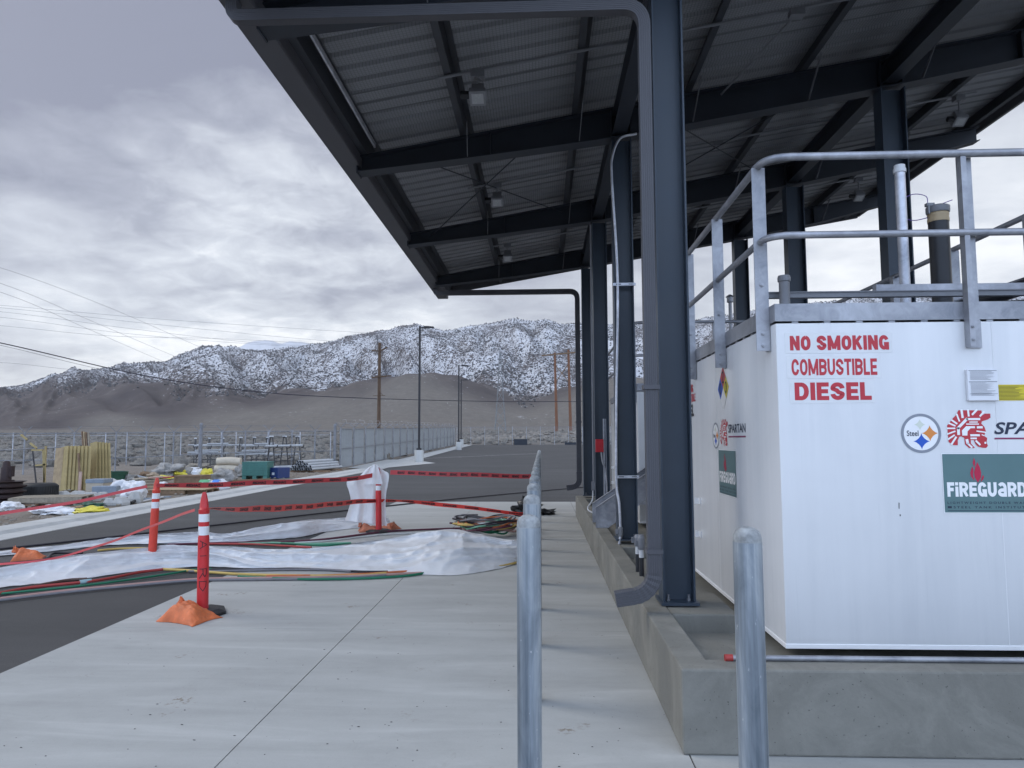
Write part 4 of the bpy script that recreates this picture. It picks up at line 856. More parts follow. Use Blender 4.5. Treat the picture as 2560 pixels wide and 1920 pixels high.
# galvanised pipe lying along the front wall
m = MB(); A = at(1826, 1651, y=3.975); m.tube([(A.x, 3.975, WT + .016), (6.9, 3.975, WT + .016)], .0155, 12); gp_ = m.build('conduit_pipe', 'galv', smooth=40); tag(gp_, 'galvanised pipe with a red end cap lying on the front containment wall', 'pipe')
m = MB(); m.tube([(A.x - .03, 3.975, WT + .016), (A.x + .012, 3.975, WT + .016)], .0185, 12); m.build('end_cap', 'hred', gp_, smooth=40)

# ------------------------------------------------------------------ stairs between the tanks
st = thing('steel_stair', 'grey galvanised stair climbing between the two white tanks', 'stairs', (0.8, 10.0, WT))
S0 = Vector((0.74, 0, WT)); sl_ = 0.72
for yy in (9.72, 10.34):
    m = MB(); L = 2.75; d = Vector((1, 0, sl_)); 
    pts = [(S0.x, yy, WT + .001), (S0.x + .17, yy, WT + .001), (S0.x + L, yy, WT + sl_ * (L - .17)), (S0.x + L, yy, WT + sl_ * L + .12), (S0.x, yy, WT + .27)]
    m.prism(pts, (0, .008, 0)); a = Vector((S0.x, yy + .004, WT + .27)); b_ = Vector((S0.x + L, yy + .004, WT + sl_ * L + .12 + .0))
    sgn = 1 if yy < 10 else -1
    m.bar(a + Vector((0, 0, .004)), Vector((S0.x + L, yy + .004, WT + sl_ * L + .124)), .06, .006); m.build('stringer', 'rail', st)
for i in range(8):
    m = MB(); x = S0.x + .12 + i * .30; m.box(x, x + .26, 9.73, 10.335, WT + .10 + sl_ * i * .30, WT + .125 + sl_ * i * .30); m.build('tread', 'rail', st)

# ------------------------------------------------------------------ conduits and small devices by the columns
cn = thing('conduit', 'pale galvanised conduit strapped to the second slate column', 'conduit', (1.0, 8.08, WT))
m = MB(); cx_ = 1.02; cy_ = 8.255
A = [at(1548, 1360, y=cy_), at(1551, 1330, y=cy_), at(1548, 1260, y=cy_), at(1541, 1200, y=cy_), at(1541, 1000, y=cy_), at(1544, 700, y=cy_)]
m.tube(catmull([(p.x, cy_, p.z) for p in A] + [(A[-1].x - .05, cy_, 4.75), (A[-1].x - .04, cy_, 5.05), (A[-1].x + .06, cy_ + .02, 5.28), (A[-1].x + .26, cy_ + .03, 5.34)]), .016, 10); m.build('conduit_run', 'zinc', cn, smooth=50)
for px, py in ((1559, 1192), (1546, 711)):
    q = at(px, py, y=cy_); m = MB(); m.box(0.865, 1.135, cy_ - .012, cy_ + .013, q.z - .016, q.z + .016); m.box(.90, .96, cy_ - .0125, cy_ - .0121, q.z - .005, q.z + .005, 1); m.box(1.05, 1.11, cy_ - .0125, cy_ - .0121, q.z - .005, q.z + .005, 1); m.build('strap', ['zinc', 'black'], cn)
q = at(1551, 1328, y=cy_); m = MB(); m.lathe([(.024, q.z - .06), (.03, q.z - .05), (.03, q.z + .04), (.022, q.z + .05)], (q.x, cy_, 0), 12); m.box(q.x - .06, q.x - .028, cy_ - .02, cy_ + .02, q.z - .03, q.z + .02); m.build('fitting', 'grey', cn)
# capped conduit stubs rising from the floor
for i, (px, yy) in enumerate(((1595, 6.55), (1604, 6.35))):
    b_ = at(px, 1418, y=yy); z1 = at(px, 1336, y=yy).z; t = thing('conduit_stub', ('left' if i == 0 else 'right') + ' one of two grey conduit stubs beside the nearest downspout', 'conduit', (b_.x, yy, .31), 'conduit stubs on the tank floor')
    m = MB(); m.lathe([(.022, .311), (.022, .60)], (b_.x, yy, 0), 12); m.build('wrapped_pipe', 'bpipe', t); m = MB(); m.lathe([(.021, .6005), (.021, .67)], (b_.x, yy, 0), 12); m.build('bare_pipe', 'gwhite', t)
    m = MB(); m.lathe([(.03, .6705), (.033, .69), (.033, z1 - .03), (.02, z1)], (b_.x, yy, 0), 12); m.box(b_.x - .055, b_.x - .03, yy - .015, yy + .015, .70, .75); m.build('sealing_fitting', 'grey', t)
ps = thing('alarm_box', 'small red emergency box on a thin galvanised post behind the stair', 'box', (0.88, 11.1, WT))
q = at(1502, 1114, y=11.1); m = MB(); m.box(q.x - .085, q.x + .035, 11.01, 11.099, q.z - .10, q.z + .10); m.box(q.x - .03, q.x + .02, 11.005, 11.0095, q.z - .04, q.z + .06); m.build('box', 'redp', ps, bevel=.006)
m = MB(); m.box(q.x + .036, q.x + .06, 11.07, 11.11, WT, q.z + .42); m.box(q.x + .075, q.x + .085, 11.07, 11.11, WT, q.z + .42); m.build('post', 'rail', ps)
m = MB(); m.tube(catmull([(q.x, 11.05, q.z - .10), (q.x + .02, 11.05, q.z - .25), (q.x + .07, 11.05, q.z - .45), (q.x + .09, 11.05, WT)]), .013, 8); m.build('conduit_run', 'galv', ps)
jb = thing('junction_box', 'grey junction box low on the far side of the third slate column', 'box', (.86, 11.45, WT))
q = at(1482, 1215, y=11.43); m = MB(); m.box(q.x - .02, q.x + .035, 11.40, 11.45, q.z - .07, q.z + .07); m.build('box', 'grey', jb); m = MB(); m.tube(catmull([(q.x, 11.42, q.z - .07), (q.x - .01, 11.42, q.z - .22), (q.x - .09, 11.35, q.z - .36), (q.x + .04, 11.2, WT + .02)]), .011, 8); m.build('conduit_run', 'gwhite', jb)
m = MB(); q = at(1480, 900, y=11.43); m.tube([(q.x, 11.43, WT + .5), (q.x, 11.43, 5.2)], .014, 8); m.build('conduit_run', 'grey', jb)
q = at(1588, 1384, z=.312); m = MB(); m.lathe([(.09, .312), (.085, .322), (.03, .326)], (q.x, q.y, 0), 10); m.box(q.x - .16, q.x + .02, q.y - .05, q.y + .03, .312, .318); o = m.build('drain_cover', 'rail'); tag(o, 'small grey metal cover lying on the tank floor by the conduit stubs', 'cover')

# ------------------------------------------------------------------ bollards
def make_bollard(h):
    t = thing('bollard', 'x', 'bollard', (0, 0, 0), 'galvanised pipe bollards around the pad')
    m = MB(); m.lathe([(.057, 0.0), (.057, h)], n=24); m.build('pipe', 'gpipe', t, smooth=40)
    m = MB(); m.lathe([(.0555, h + .0002), (.0565, h + .008), (.054, h + .028), (.046, h + .043), (.030, h + .054), (.012, h + .059)], n=24); m.build('concrete_cap', 'cap', t, smooth=60)
    return t
bp = make_bollard(1.235)
ORD = ['first', 'second', 'third', 'fourth', 'fifth', 'sixth', 'seventh', 'eighth', 'ninth', 'tenth', 'eleventh', 'twelfth', 'thirteenth', 'fourteenth', 'fifteenth', 'sixteenth', 'seventeenth']
for i in range(17):
    lab = 'nearest galvanised pipe bollard in the long row beside the containment wall' if i == 0 else 'farthest galvanised pipe bollard of the long row beside the containment wall' if i == 16 else f'{ORD[i]} galvanised bollard from the near end of the long row'
    pos = (-.062, 3.36 + 1.2 * i, 0)
    if i == 0: bp.location = pos; bp['label'] = lab
    else: dup(bp, pos, 0.7 * i, lab)
o = dup(bp, (.828, 2.90, 0), 1.1, 'single galvanised pipe bollard in front of the containment wall corner and white tank')
o = dup(bp, (2.055, 2.92, 0), 2.0, 'galvanised pipe bollard at the right edge of the photo before the tank')

# ------------------------------------------------------------------ delineator posts and sandbags
def make_post(h, mat, label, loc, base_rot, tilt=(0, 0)):
    t = thing('delineator_post', label, 'traffic post', loc, 'red delineator posts round the hoses'); x, y, z = loc
    def q(p, zz): return p
    k = h / 1.15; r = .052
    m = MB(); m.lathe([(r * 1.04, .03), (r * 1.02, .10), (r, .70 * k), (r * .98, .72 * k), (r * .93, .73 * k), (r * .93, .945 * k), (r * .97, .955 * k), (r * .97, .985 * k), (r * .80, .99 * k), (r * .82, 1.02 * k), (r * .70, 1.07 * k), (r * .48, 1.125 * k), (r * .3, h)], n=20)
    for v in m.v:   # flattened grab handle at the top, slight lean
        if v.z > 1.0 * k: v.y *= .62
        v.x += tilt[0] * v.z; v.y += tilt[1] * v.z
        v += Vector(loc)
    m.build('post_body', mat, t, smooth=40)
    for z0, z1 in ((.742 * k, .826 * k), (.868 * k, .943 * k)):
        m = MB(); m.lathe([(r * .945, z0), (r * .945, z1)], n=20)
        for v in m.v: v.x += tilt[0] * v.z; v.y += tilt[1] * v.z; v += Vector(loc)
        m.build('reflective_band', 'reflect', t, smooth=40)
    m = MB(); M = Matrix.Translation(loc) @ Matrix.Rotation(base_rot, 4, 'Z')
    o8 = [(.20, .12), (.12, .20), (-.12, .20), (-.20, .12), (-.20, -.12), (-.12, -.20), (.12, -.20), (.20, -.12)]
    o = m.add([M @ Vector((a, b_, .001)) for a, b_ in o8] + [M @ Vector((a, b_, .028)) for a, b_ in o8] + [M @ Vector((a * .7, b_ * .7, .05)) for a, b_ in o8], [tuple(range(8))[::-1], tuple(range(16, 24))] + [(i, (i + 1) % 8, 8 + (i + 1) % 8, 8 + i) for i in range(8)] + [(8 + i, 8 + (i + 1) % 8, 16 + (i + 1) % 8, 16 + i) for i in range(8)])
    m.build('rubber_base', 'rubber', t); return t
p1 = at(506, 1534, z=0); p2 = at(379, 1408, z=0); p3 = at(947, 1330, z=0)
P1 = make_post(1.15, 'cone', 'red delineator post hand lettered AIRD, nearest to the pad corner', (p1.x, p1.y, 0), .5, (-.014, 0))
P2 = make_post(1.15, 'coneo', 'bright orange-red delineator post standing behind the white sheeting at the left', (p2.x, p2.y, -.006), .2, (.03, 0))
P3 = make_post(1.15, 'cone', 'red delineator post draped with white plastic sheeting', (p3.x, p3.y, 0), .9, (-.02, 0))
# hand lettering, written down the post
m = MB()
HL = {'A': [[(0, 0), (.5, 1), (1, 0)], [(.2, .38), (.8, .38)]], 'I': [[(.5, 0), (.5, 1)]], 'R': [[(.05, 0), (.05, 1)], [(.05, 1), (.6, .98), (.85, .78), (.6, .55), (.05, .5)], [(.45, .52), (1, 0)]], 'D': [[(.05, 0), (.05, 1)], [(0, 1), (.5, .95), (.95, .55), (.6, .1), (0, 0)]]}
for ch, zc_, hh, wd_ in (('A', .655, .066, .075), ('I', .55, .058, .01), ('R', .385, .066, .095), ('D', .265, .064, .10)):
    for pl in HL[ch]:
        q_ = []
        for a, b_ in zip(pl, pl[1:]):
            for k_ in range(8): q_.append((a[0] + (b_[0] - a[0]) * k_ / 8, a[1] + (b_[1] - a[1]) * k_ / 8))
        q_.append(pl[-1]); L_, R2 = [], []
        for i, (x, y) in enumerate(q_):
            x0, y0 = q_[max(0, i - 1)]; x1, y1 = q_[min(len(q_) - 1, i + 1)]; d = Vector(((y1 - y0) * hh, -(x1 - x0) * wd_)); d.normalize()
            for S_, sg in ((L_, 1), (R2, -1)):
                off = Vector((-d.y, d.x)) * .0034 * sg; ang = -1.16 + ((y - .5) * hh + off.x) / .053; zz = zc_ - (x - .5) * wd_ + off.y
                S_.append((p1.x + .0535 * math.cos(ang) - .014 * zz, p1.y + .0535 * math.sin(ang), zz))
        n_ = len(L_); m.add(L_ + R2, [(k_, k_ + 1, n_ + k_ + 1, n_ + k_) for k_ in range(n_ - 1)])
m.build('hand_lettering', 'black', P1)
def sandbag(label, c, r, rz, mat, seed, tilt):
    t = thing('sandbag', label, 'sandbag', c, 'sandbags holding the posts and sheeting')
    M = Matrix.Rotation(rz, 4, 'Z'); C0 = Vector(c); n = 44
    def top(u, v):
        x, y = 2 * u - 1, 2 * v - 1; ex = (1 - abs(x) ** 3.2) ** .62; ey = (1 - abs(y) ** 2.8) ** .6
        pin = 1 - .20 * abs(x) ** 3 + .08 * x; py = 1 - .10 * abs(y) ** 2
        q = Vector((x * r[0] * (.86 + .16 * y * y) * (1 + .05 * math.sin(y * 3 + seed)), y * r[1] * (.84 + .18 * x * x) * (1 + .10 * noise.noise(Vector((x * 2, seed, 1)))), 0))
        h = r[2] * 2 * ex * ey * (.70 - .30 * x + .10 * y + .38 * noise.noise(Vector((x * 1.1 + seed, y * 1.1, 0))))
        cr = 1 - abs(noise.noise(Vector((x * 2.2 + y * 3 + seed, y * 5 - x, 3)))); h += (cr ** 4) * .012 * ex * ey + noise.noise(Vector((x * 9, y * 9, seed))) * .006 * ex * ey
        h -= .03 * math.exp(-((abs(x) - .8) / .12) ** 2) * ey * r[2] / .13
        q.z = max(.004, h + .004); return M @ q + C0
    def bot(u, v): p = top(u, v); p.z = c[2] + .0015; return p
    m = MB(); m.grid(top, n, n); k = len(m.v); m.grid(bot, n, n)
    m.build('bag_body', mat, t, smooth=180)
    e = M @ Vector((-r[0] * .86, r[1] * .35, r[2] * 1.15)) + C0; m = MB(); m.blob(e, (.034, .03, .07), seed + 3, .6, 2.5, 16, 12); m.build('tied_neck', mat, t, smooth=60); return t
q = at(478, 1548, z=0); sandbag('orange sandbag leaning on the base of the hand lettered post', (q.x + .0, q.y - .02, 0), (.225, .175, .085), -.38, 'bag', 3, .06)
q = at(72, 1398, z=0); sandbag('orange sandbag on the far sheeting at the left edge', (q.x, q.y, 0), (.20, .16, .085), .5, 'bag', 8, .07)
q = at(925, 1328, z=0); sandbag('faded sandbag at the left foot of the draped post', (q.x, q.y - .05, 0), (.19, .15, .07), .3, 'bagd', 12, .06)
q = at(968, 1324, z=0); sandbag('faded sandbag at the right foot of the draped post', (q.x + .02, q.y + .06, 0), (.18, .14, .06), 2.6, 'bagd', 17, .05)

# ------------------------------------------------------------------ plastic sheeting
D = 2560 / 2212
def gd(x, y, z=0.0): return at(x * D, y * D, z=z)
def sheet_strip(name, front, crest, back, label, nu=150, nv=26, wr=1.0, seed=0, mat='film'):
    F, C_, B = catmull(front, 12), catmull(crest, 12), catmull(back, 12)
    def on(L, u):
        s_ = u * (len(L) - 1); i = min(int(s_), len(L) - 2); return L[i].lerp(L[i + 1], s_ - i)
    def f(u, v):
        a, c, b_ = on(F, u), on(C_, u), on(B, u)
        if v < .5: t = v / .5; p = a.lerp(c, t); p.z = a.z + (c.z - a.z) * math.sin(t * math.pi / 2) ** .8
        else: t = (v - .5) / .5; p = c.lerp(b_, t); p.z = b_.z + (c.z - b_.z) * math.cos(t * math.pi / 2) ** .9
        e = math.sin(math.pi * v) ** .5; sl = p.x * 1.0 + seed
        def rid(a, b_, c): return (1 - min(1, abs(noise.noise(Vector((a, b_, c)))) * 2.4)) ** 2
        wv = v + .25 * noise.noise(Vector((sl * .55, v * 2, seed)))
        w = rid(sl * .38, wv * 3.4, 1) * .10 + rid(sl * .8 + wv * 2.0, wv * 5.5, 2) * .05 + rid(sl * 2.6 - wv * 3, wv * 4 + sl * .6, 7) * .035 + rid(sl * 5 + wv * 9, wv * 6 - sl * 3, 4) * .014
        lump = noise.noise(Vector((sl * .7, 3, seed))) * .10 + noise.noise(Vector((sl * 1.9, 8, seed))) * .05
        p.z *= 1 + lump * .9
        p.z += (w - .10) * (.55 if v < .5 else .3) * wr * e; p.y -= (w - .06) * 1.5 * wr * e; p.y += noise.noise(Vector((sl * 1.1, v * 1.5, 9))) * .10 * wr; p.z = max(p.z, .010 + .006 * noise.noise(Vector((p.x * 7, p.y * 9, 0)))); return p
    m = MB(); m.grid(f, nu, nv); o = m.build(name, mat, smooth=180); return tag(o, label, 'plastic sheet', 'white plastic sheets over the hoses')
def crest_at(x, y, Y): return at(x * D, y * D, y=Y)
fr = [gd(x, y) for x, y in ((-90, 1285), (0, 1272), (150, 1256), (300, 1234), (430, 1226), (600, 1231), (800, 1236), (960, 1244), (1050, 1236), (1100, 1225), (1134, 1212))]
cyy = [fr[0].y + .5, fr[1].y + .5, fr[2].y + .6, fr[3].y + .62, fr[4].y + .6, fr[5].y + .62, fr[6].y + .95, 10.0, 10.1, 10.0, 9.9]
cr_ = [crest_at(x, y, Y) for (x, y), Y in zip(((-90, 1240), (0, 1226), (160, 1200), (300, 1186), (430, 1178), (600, 1183), (800, 1172), (960, 1143), (1030, 1152), (1090, 1165), (1128, 1170)), cyy)]
bk = [Vector((c.x, c.y + (.35 if i < 6 else .8), .012)) for i, c in enumerate(cr_)]
sheet_strip('plastic_sheet', fr, cr_, bk, 'long white plastic sheet bunched over the hoses, nearer of the two', 340, 72, 1.0, 0)
fb = [gd(x, y) for x, y in ((-80, 1212), (0, 1202), (100, 1193), (250, 1178), (420, 1174), (500, 1172), (640, 1162), (700, 1150), (770, 1141), (846, 1136))]
cb = [crest_at(x, y, p.y + dy) for (x, y), p, dy in zip(((-80, 1205), (0, 1195), (100, 1181), (250, 1160), (420, 1150), (500, 1152), (640, 1126), (700, 1121), (765, 1116), (836, 1118)), fb, (.22, .25, .3, .3, .3, .3, .35, .4, .4, .3))]
bb = [Vector((c.x, c.y + .3, .012)) for c in cb]
S2 = sheet_strip('plastic_sheet', fb, cb, bb, 'white plastic sheet behind, its end thrown over a delineator post', 280, 52, .85, 4)
def drape():
    Lp = [(842, 1134), (836, 1090), (838, 1050), (839, 1024), (823, 1013), (815, 1004)]; m = MB(); Y = p3.y + .09
    left = [(745, 1124), (757, 1085), (754, 1062), (749, 1047), (752, 1036), (772, 1032), (793, 1012), (810, 1003)]; right = [(836, 1136), (833, 1100), (834, 1068), (838, 1046), (840, 1024), (830, 1017), (821, 1010), (812, 1003)]
    L = catmull([Vector((x, y, 0)) for x, y in left], 6); R_ = catmull([Vector((x, y, 0)) for x, y in right], 6)
    def f(u, v):
        i = u * (len(L) - 1); k = min(int(i), len(L) - 2); a = L[k].lerp(L[k + 1], i - k); b_ = R_[k].lerp(R_[k + 1], i - k); p = a.lerp(b_, v)
        return at(p.x * D, p.y * D, y=Y + .06 * math.sin(v * 17 + u * 2) * (1 - u * .8) + .05 * noise.noise(Vector((v * 5, u * 3, 2))) - .02 * u)
    m.grid(f, 44, 30)
    # front flap over the post top
    def g(u, v):
        lft = [(770, 1034), (790, 1012), (808, 1003)][0:3]; a = Vector((779 - 3 * u + 28 * u, 1046 - 42 * u, 0)); b_ = Vector((827 - 12 * u, 1046 - 42 * u - 4 * math.sin(u * 3), 0)); p = a.lerp(b_, v)
        q = at(p.x * D, p.y * D, y=p3.y - .075 + .02 * math.sin(v * 9)); return q
    m.grid(g, 12, 14)
    for v in m.v: v -= ORG[S2.name]; v += ORG[S2.name]
    m.build('draped_end', 'film', S2, smooth=180)
drape()

# ------------------------------------------------------------------ hoses and cables
def hose(label, pts, r, mat, z=None, coupling=None):
    m = MB(); P = catmull([Vector((p.x, p.y, r + .003 + (0 if z is None else z))) for p in pts], 10); m.tube(P, r, 8); o = m.build('hose', mat, smooth=60)
    return tag(o, label, 'hose', 'hoses and cables across the ground')
def g8(x, y): return at(x / 3.687, 1300 + y / 3.687, z=0)
def g5(x, y): return at(560 + x / 2.836, 1250 + y / 2.836, z=0)
hose('grey and pinkish hose lying nearest, across asphalt and pad', [g8(-300, 775), g8(0, 742), g8(600, 670), g8(1200, 612), g8(1800, 562), g5(200, 566), g5(600, 560), g5(1000, 548), g5(1400, 528)], .016, 'hpink')
hose('dark grey hose lying along the near grey and pinkish one', [g8(-300, 790), g8(0, 757), g8(600, 684), g8(1200, 624), g8(1800, 573), g5(200, 575), g5(600, 570), g5(900, 562), g5(1150, 545)], .015, 'hgrey')
hose('green hose crossing the pad in front of the sheeting', [g8(-200, 712), g8(140, 680), g8(700, 625), g8(1200, 562), g8(1600, 502), g8(1800, 466), g8(1950, 462)], .013, 'hgreen')
hose('green hose emerging at the right under the nearer sheet', [g5(100, 552), g5(560, 572), g5(1000, 566), g5(1300, 547), g5(1460, 522), g5(1650, 500)], .015, 'hgreen')
hr_ = hose('red hose with a pale blue taped splice', [g8(-60, 705), g8(280, 640), g8(740, 592), g8(1000, 555), g8(1300, 495), g8(1500, 470)], .017, 'hred')
a, b_ = g8(735, 592), g8(840, 578); m = MB(); m.tube([Vector((a.x, a.y, .021)), Vector((b_.x, b_.y, .021))], .026, 12); m.build('taped_splice', 'ptape', hr_, smooth=50)
hose('yellow hose in front of the sheeting near the lettered post', [g8(1500, 468), g8(1700, 478), g8(1900, 494), g8(2212, 514), g5(400, 546), g5(900, 550), g5(1150, 530)], .017, 'hyel')
hose('orange hose along the near edge of the sheeting', [g5(300, 552), g5(700, 548), g5(1000, 538), g5(1250, 522), g5(1420, 512)], .017, 'horg')
hose('yellow hose curving out of the right end of the sheet', [g5(1500, 520), g5(1700, 512), g5(1850, 498), g5(2000, 472), g5(2110, 440), g5(2150, 400)], .016, 'hyel')
hose('brown hose running off to the lower left corner', [g8(-250, 735), g8(0, 690), g8(250, 640), g8(600, 575), g8(800, 560)], .018, 'hbrown')
hose('black hose running beneath the edge of the sheet', [g5(-100, 505), g5(300, 500), g5(500, 496), g5(760, 506), g5(1000, 518), g5(1250, 516)], .014, 'hblk')
hose('grey hose below the black one at the sheet edge', [g5(-250, 516), g5(0, 514), g5(400, 505), g5(700, 505), g5(900, 516)], .015, 'hgrey')
hose('maroon hose running past the draped post to the coil', [g5(-400, 325), g5(0, 312), g5(400, 306), g5(700, 288), g5(1000, 250), g5(1200, 228), g5(1500, 214), g5(1750, 205)], .017, 'hpur')
hose('white hose beside the maroon one', [g5(500, 312), g5(760, 294), g5(1000, 266), g5(1200, 248), g5(1400, 240)], .014, 'hwhite')
hose('mint green hose between the two sheets', [g5(100, 318), g5(350, 312), g5(600, 318), g5(900, 312)], .015, 'hmint')
hose('dark green hose between the two sheets', [g5(300, 306), g5(520, 320), g5(720, 330), g5(900, 316)], .015, 'hgreen')
hose('red hose between the two sheets', [g5(-150, 318), g5(200, 322), g5(420, 334), g5(620, 345)], .016, 'hred')
hose('yellow hose under the edge of the far sheet', [g8(900, 292), g8(1100, 275), g8(1400, 272), g8(1700, 285)], .015, 'hyel')
hose('dark hose below the far sheet at the left', [g8(-200, 430), g8(100, 412), g8(400, 380), g8(500, 320), g8(760, 318)], .018, 'hblk')
c1 = [at(0 - 60, 1382, z=0), at(0, 1376, z=0), at(240, 1350, z=0), at(640, 1304, z=0), at(968, 1267, z=0), at(1200, 1243, z=0), at(1440, 1221, z=0), at(1600, 1208, z=0)]
hose('long black cable crossing the asphalt behind the posts', c1, .017, 'hblk')
rnd = random.Random(11)
cc = at(1225, 1332, z=0); cc = Vector((cc.x - .02, cc.y - .12, 0))
for i, (nm, mt, r_, k) in enumerate((('yellow', 'hyel', .017, 1), ('green', 'hgreen', .016, 0), ('pinkish', 'hpink', .016, 0), ('dark maroon', 'hpur', .015, 0), ('mint green', 'hmint', .015, 0), ('white', 'hwhite', .014, 0), ('orange', 'horg', .015, 0), ('black', 'hblk', .015, 0), ('grey', 'hgrey', .015, 0))):
    pts = []; n = 26 if k == 0 else 14; ph = rnd.uniform(0, 6); ra, rb = rnd.uniform(.42, .62), rnd.uniform(.36, .55); ox, oy = rnd.uniform(-.08, .12), rnd.uniform(-.1, .1)
    for j in range(n):
        t = ph + j * .62; k2 = 1 + .18 * math.sin(j * 1.7 + i); pts.append(Vector((cc.x + ox + ra * k2 * math.cos(t), cc.y + oy + rb * k2 * math.sin(t), .03 + .02 * i + (.10 * abs(math.sin(j * .9 + i * 1.3))) + (.08 if k else 0))))
    m = MB(); m.tube(catmull(pts, 6), r_, 7); o = m.build('hose_coil', mt, smooth=60); tag(o, f'{nm} hose coiled in the heap beside the bollard row', 'hose', 'coiled hoses in the heap')

# ------------------------------------------------------------------ danger tape
def danger_tape(label, pts, w, mat, mirror=False, step=.30, fontw=.2, twist=None, words=True, upside=False):
    P = catmull([Vector(p) for p in pts], 24); L = [0]
    for a, b_ in zip(P, P[1:]): L.append(L[-1] + (b_ - a).length)
    def fr_(s_):
        s_ = max(0, min(L[-1], s_)); i = 0
        while i < len(L) - 2 and L[i + 1] < s_: i += 1
        t = (s_ - L[i]) / max(1e-6, L[i + 1] - L[i]); p = P[i].lerp(P[i + 1], t); d = (P[i + 1] - P[i]).normalized()
        wd_ = w if not isinstance(w, list) else interp(w, s_ / L[-1]); tw = 0 if twist is None else interp(twist, s_ / L[-1])
        up = Vector((0, 0, 1)) - d * d.z; up.normalize(); sd = d.cross(up); up = up * math.cos(tw) + sd * math.sin(tw); nrm = up.cross(d); 
        p = p + up * .004 * math.sin(s_ * 5)
        return p, up * wd_ / 2, nrm.normalized()
    m = MB(); n = max(40, int(L[-1] / .05)); o = len(m.v)
    for i in range(n + 1):
        p, u, nr = fr_(L[-1] * i / n); m.v += [p - u, p + u]
    for i in range(n): m.f.append([2 * i, 2 * i + 2, 2 * i + 3, 2 * i + 1]); m.mi.append(0)
    ob = m.build('danger_tape', mat, smooth=180); tag(ob, label, 'danger tape', 'red danger tapes')
    if words:
        v, f, a = letters('DANGER', .05, 0, .95); m = MB(); s0 = .12
        while s0 + fontw < L[-1] - .05:
            for side in (1, -1):
                vs_ = []
                for x, y in v:
                    xx = 1 - x if mirror else x; yy = 1 - y if upside else y; p, u, nr = fr_(s0 + xx * fontw); vs_.append(p + u * (yy * 1.15 - .62) + nr * .0015 * side)
                m.add(vs_, f)
            s0 += step
        m.build('lettering', 'black', ob)
    return ob
def onp(px, py, Y): return at(px, py, y=Y)
BX = -.062
danger_tape('danger tape from the lettered post past the draped post to the bollard row', [onp(516, 1271, p1.y - .02), onp(600, 1273, 7.6), onp(760, 1267, 9.9), onp(930, 1252, p3.y - .10), onp(1060, 1257, 12.4), (BX - .05, 12.0, .36)], [(0, .02), (.08, .05), (.2, .08), (.75, .08), (1, .06)], 'tape', step=.40, fontw=.26, twist=[(0, .9), (.1, .2), (.6, .1), (.72, 1.0), (.8, .3), (1, .5)])
danger_tape('danger tape slanting down from the lettered post to the far sheet', [onp(487, 1275, p1.y), onp(417, 1300, 7.3), onp(300, 1346, 8.0), at(180, 1385, z=.26), at(90, 1402, z=.2), at(0, 1411, z=.16), at(-80, 1420, z=.05)], .026, 'tapep', words=False, twist=[(0, .1), (.7, .15), (1, .8)])
danger_tape('danger tape between the orange-red post and the draped post', [onp(391, 1214, p2.y - .06), onp(500, 1213, p2.y + .6), onp(650, 1207, 10.8), onp(860, 1198, 12.1), onp(936, 1188, p3.y - .06)], [(0, .05), (.2, .075), (1, .075)], 'tapep', mirror=True, step=.36, fontw=.24)
danger_tape('danger tape running level from the draped post to the far bollards', [onp(976, 1181, p3.y + .02), onp(1150, 1186, 12.7), onp(1330, 1191, 13.0), (BX - .05, 13.0, 1.0)], .08, 'tapep', mirror=True, step=.19, fontw=.135)
danger_tape('danger tape stretching left from the orange-red post out of view', [onp(368, 1216, p2.y), onp(200, 1252, 9.2), onp(0, 1285, 8.9), onp(-150, 1309, 8.6), (-9.6, 8.3, .3), (-10.2, 8.2, .03)], .04, 'tapep', words=False, twist=[(0, .1), (.5, .2), (1, .3)])
# black bag by the far bollards
t = thing('black_bag', 'crumpled black plastic bag on the pad behind the bollards', 'bag', (at(1320, 1285, z=0).x, at(1320, 1285, z=0).y, 0)); q = ORG[t.name]
m = MB(); m.blob((q.x - .03, q.y, .11), (.26, .2, .16), 5, .5, 2.2, 26, 16, 0, .10); m.build('bag_body', 'bagblk', t, smooth=70)
m = MB(); m.blob((q.x + .35, q.y - .1, .05), (.25, .14, .07), 9, .6, 2.5, 20, 10, 0, .045); m.build('loose_flap', 'bagblk', t, smooth=70)
m = MB(); m.blob((q.x - .1, q.y, .3), (.05, .04, .1), 6, .6, 2.5, 14, 10); m.build('knot', 'bagblk', t, smooth=70)

# ------------------------------------------------------------------ fences
FA, FB = Vector((-30.0, 32.2, 0)), Vector((-11.45, 39.3, 0))
def fl_z(p): return -.33 * sstep(-14, -25, p.x)
def on_fence(px):
    d = CAM_R @ Vector((px - W / 2, 0, -FPX)); n = Vector((-(FB - FA).y, (FB - FA).x, 0)); k = (FA - CP).dot(n) / d.dot(n); p = CP + d * k; return Vector((p.x, p.y, 0))
fence = thing('chain_link_fence', 'grey chain link fence with outward barbed arms behind the yard clutter', 'fence', (FA.x, FA.y, 0))
pp = [-330, -190, -60, 69, 192, 296, 371, 439, 503, 560, 617, 676, 733, 790]
fp = [on_fence(x) for x in pp] + [FB]
fd = (FB - FA).normalized(); fn = Vector((fd.y, -fd.x, 0))
for i, p in enumerate(fp[:-1]):
    z = fl_z(p); zt = 2.02 + .12 * sstep(-25, -12, p.x); m = MB(); m.lathe([(.038, z - .2), (.038, zt + .03), (.02, zt + .05)], (p.x, p.y, 0), 10); o = m.build('fence_post', 'post', fence, smooth=50)
    m = MB(); m.bar(p + Vector((0, 0, zt + .03)), p + fd * .30 + Vector((0, 0, zt + .36)), .03, .03); m.build('barbed_arm', 'post', o)
    m = MB(); m.bar(p + Vector((0, 0, zt + .031)), p - fd * .30 + Vector((0, 0, zt + .36)), .03, .03); m.build('barbed_arm', 'post', o)
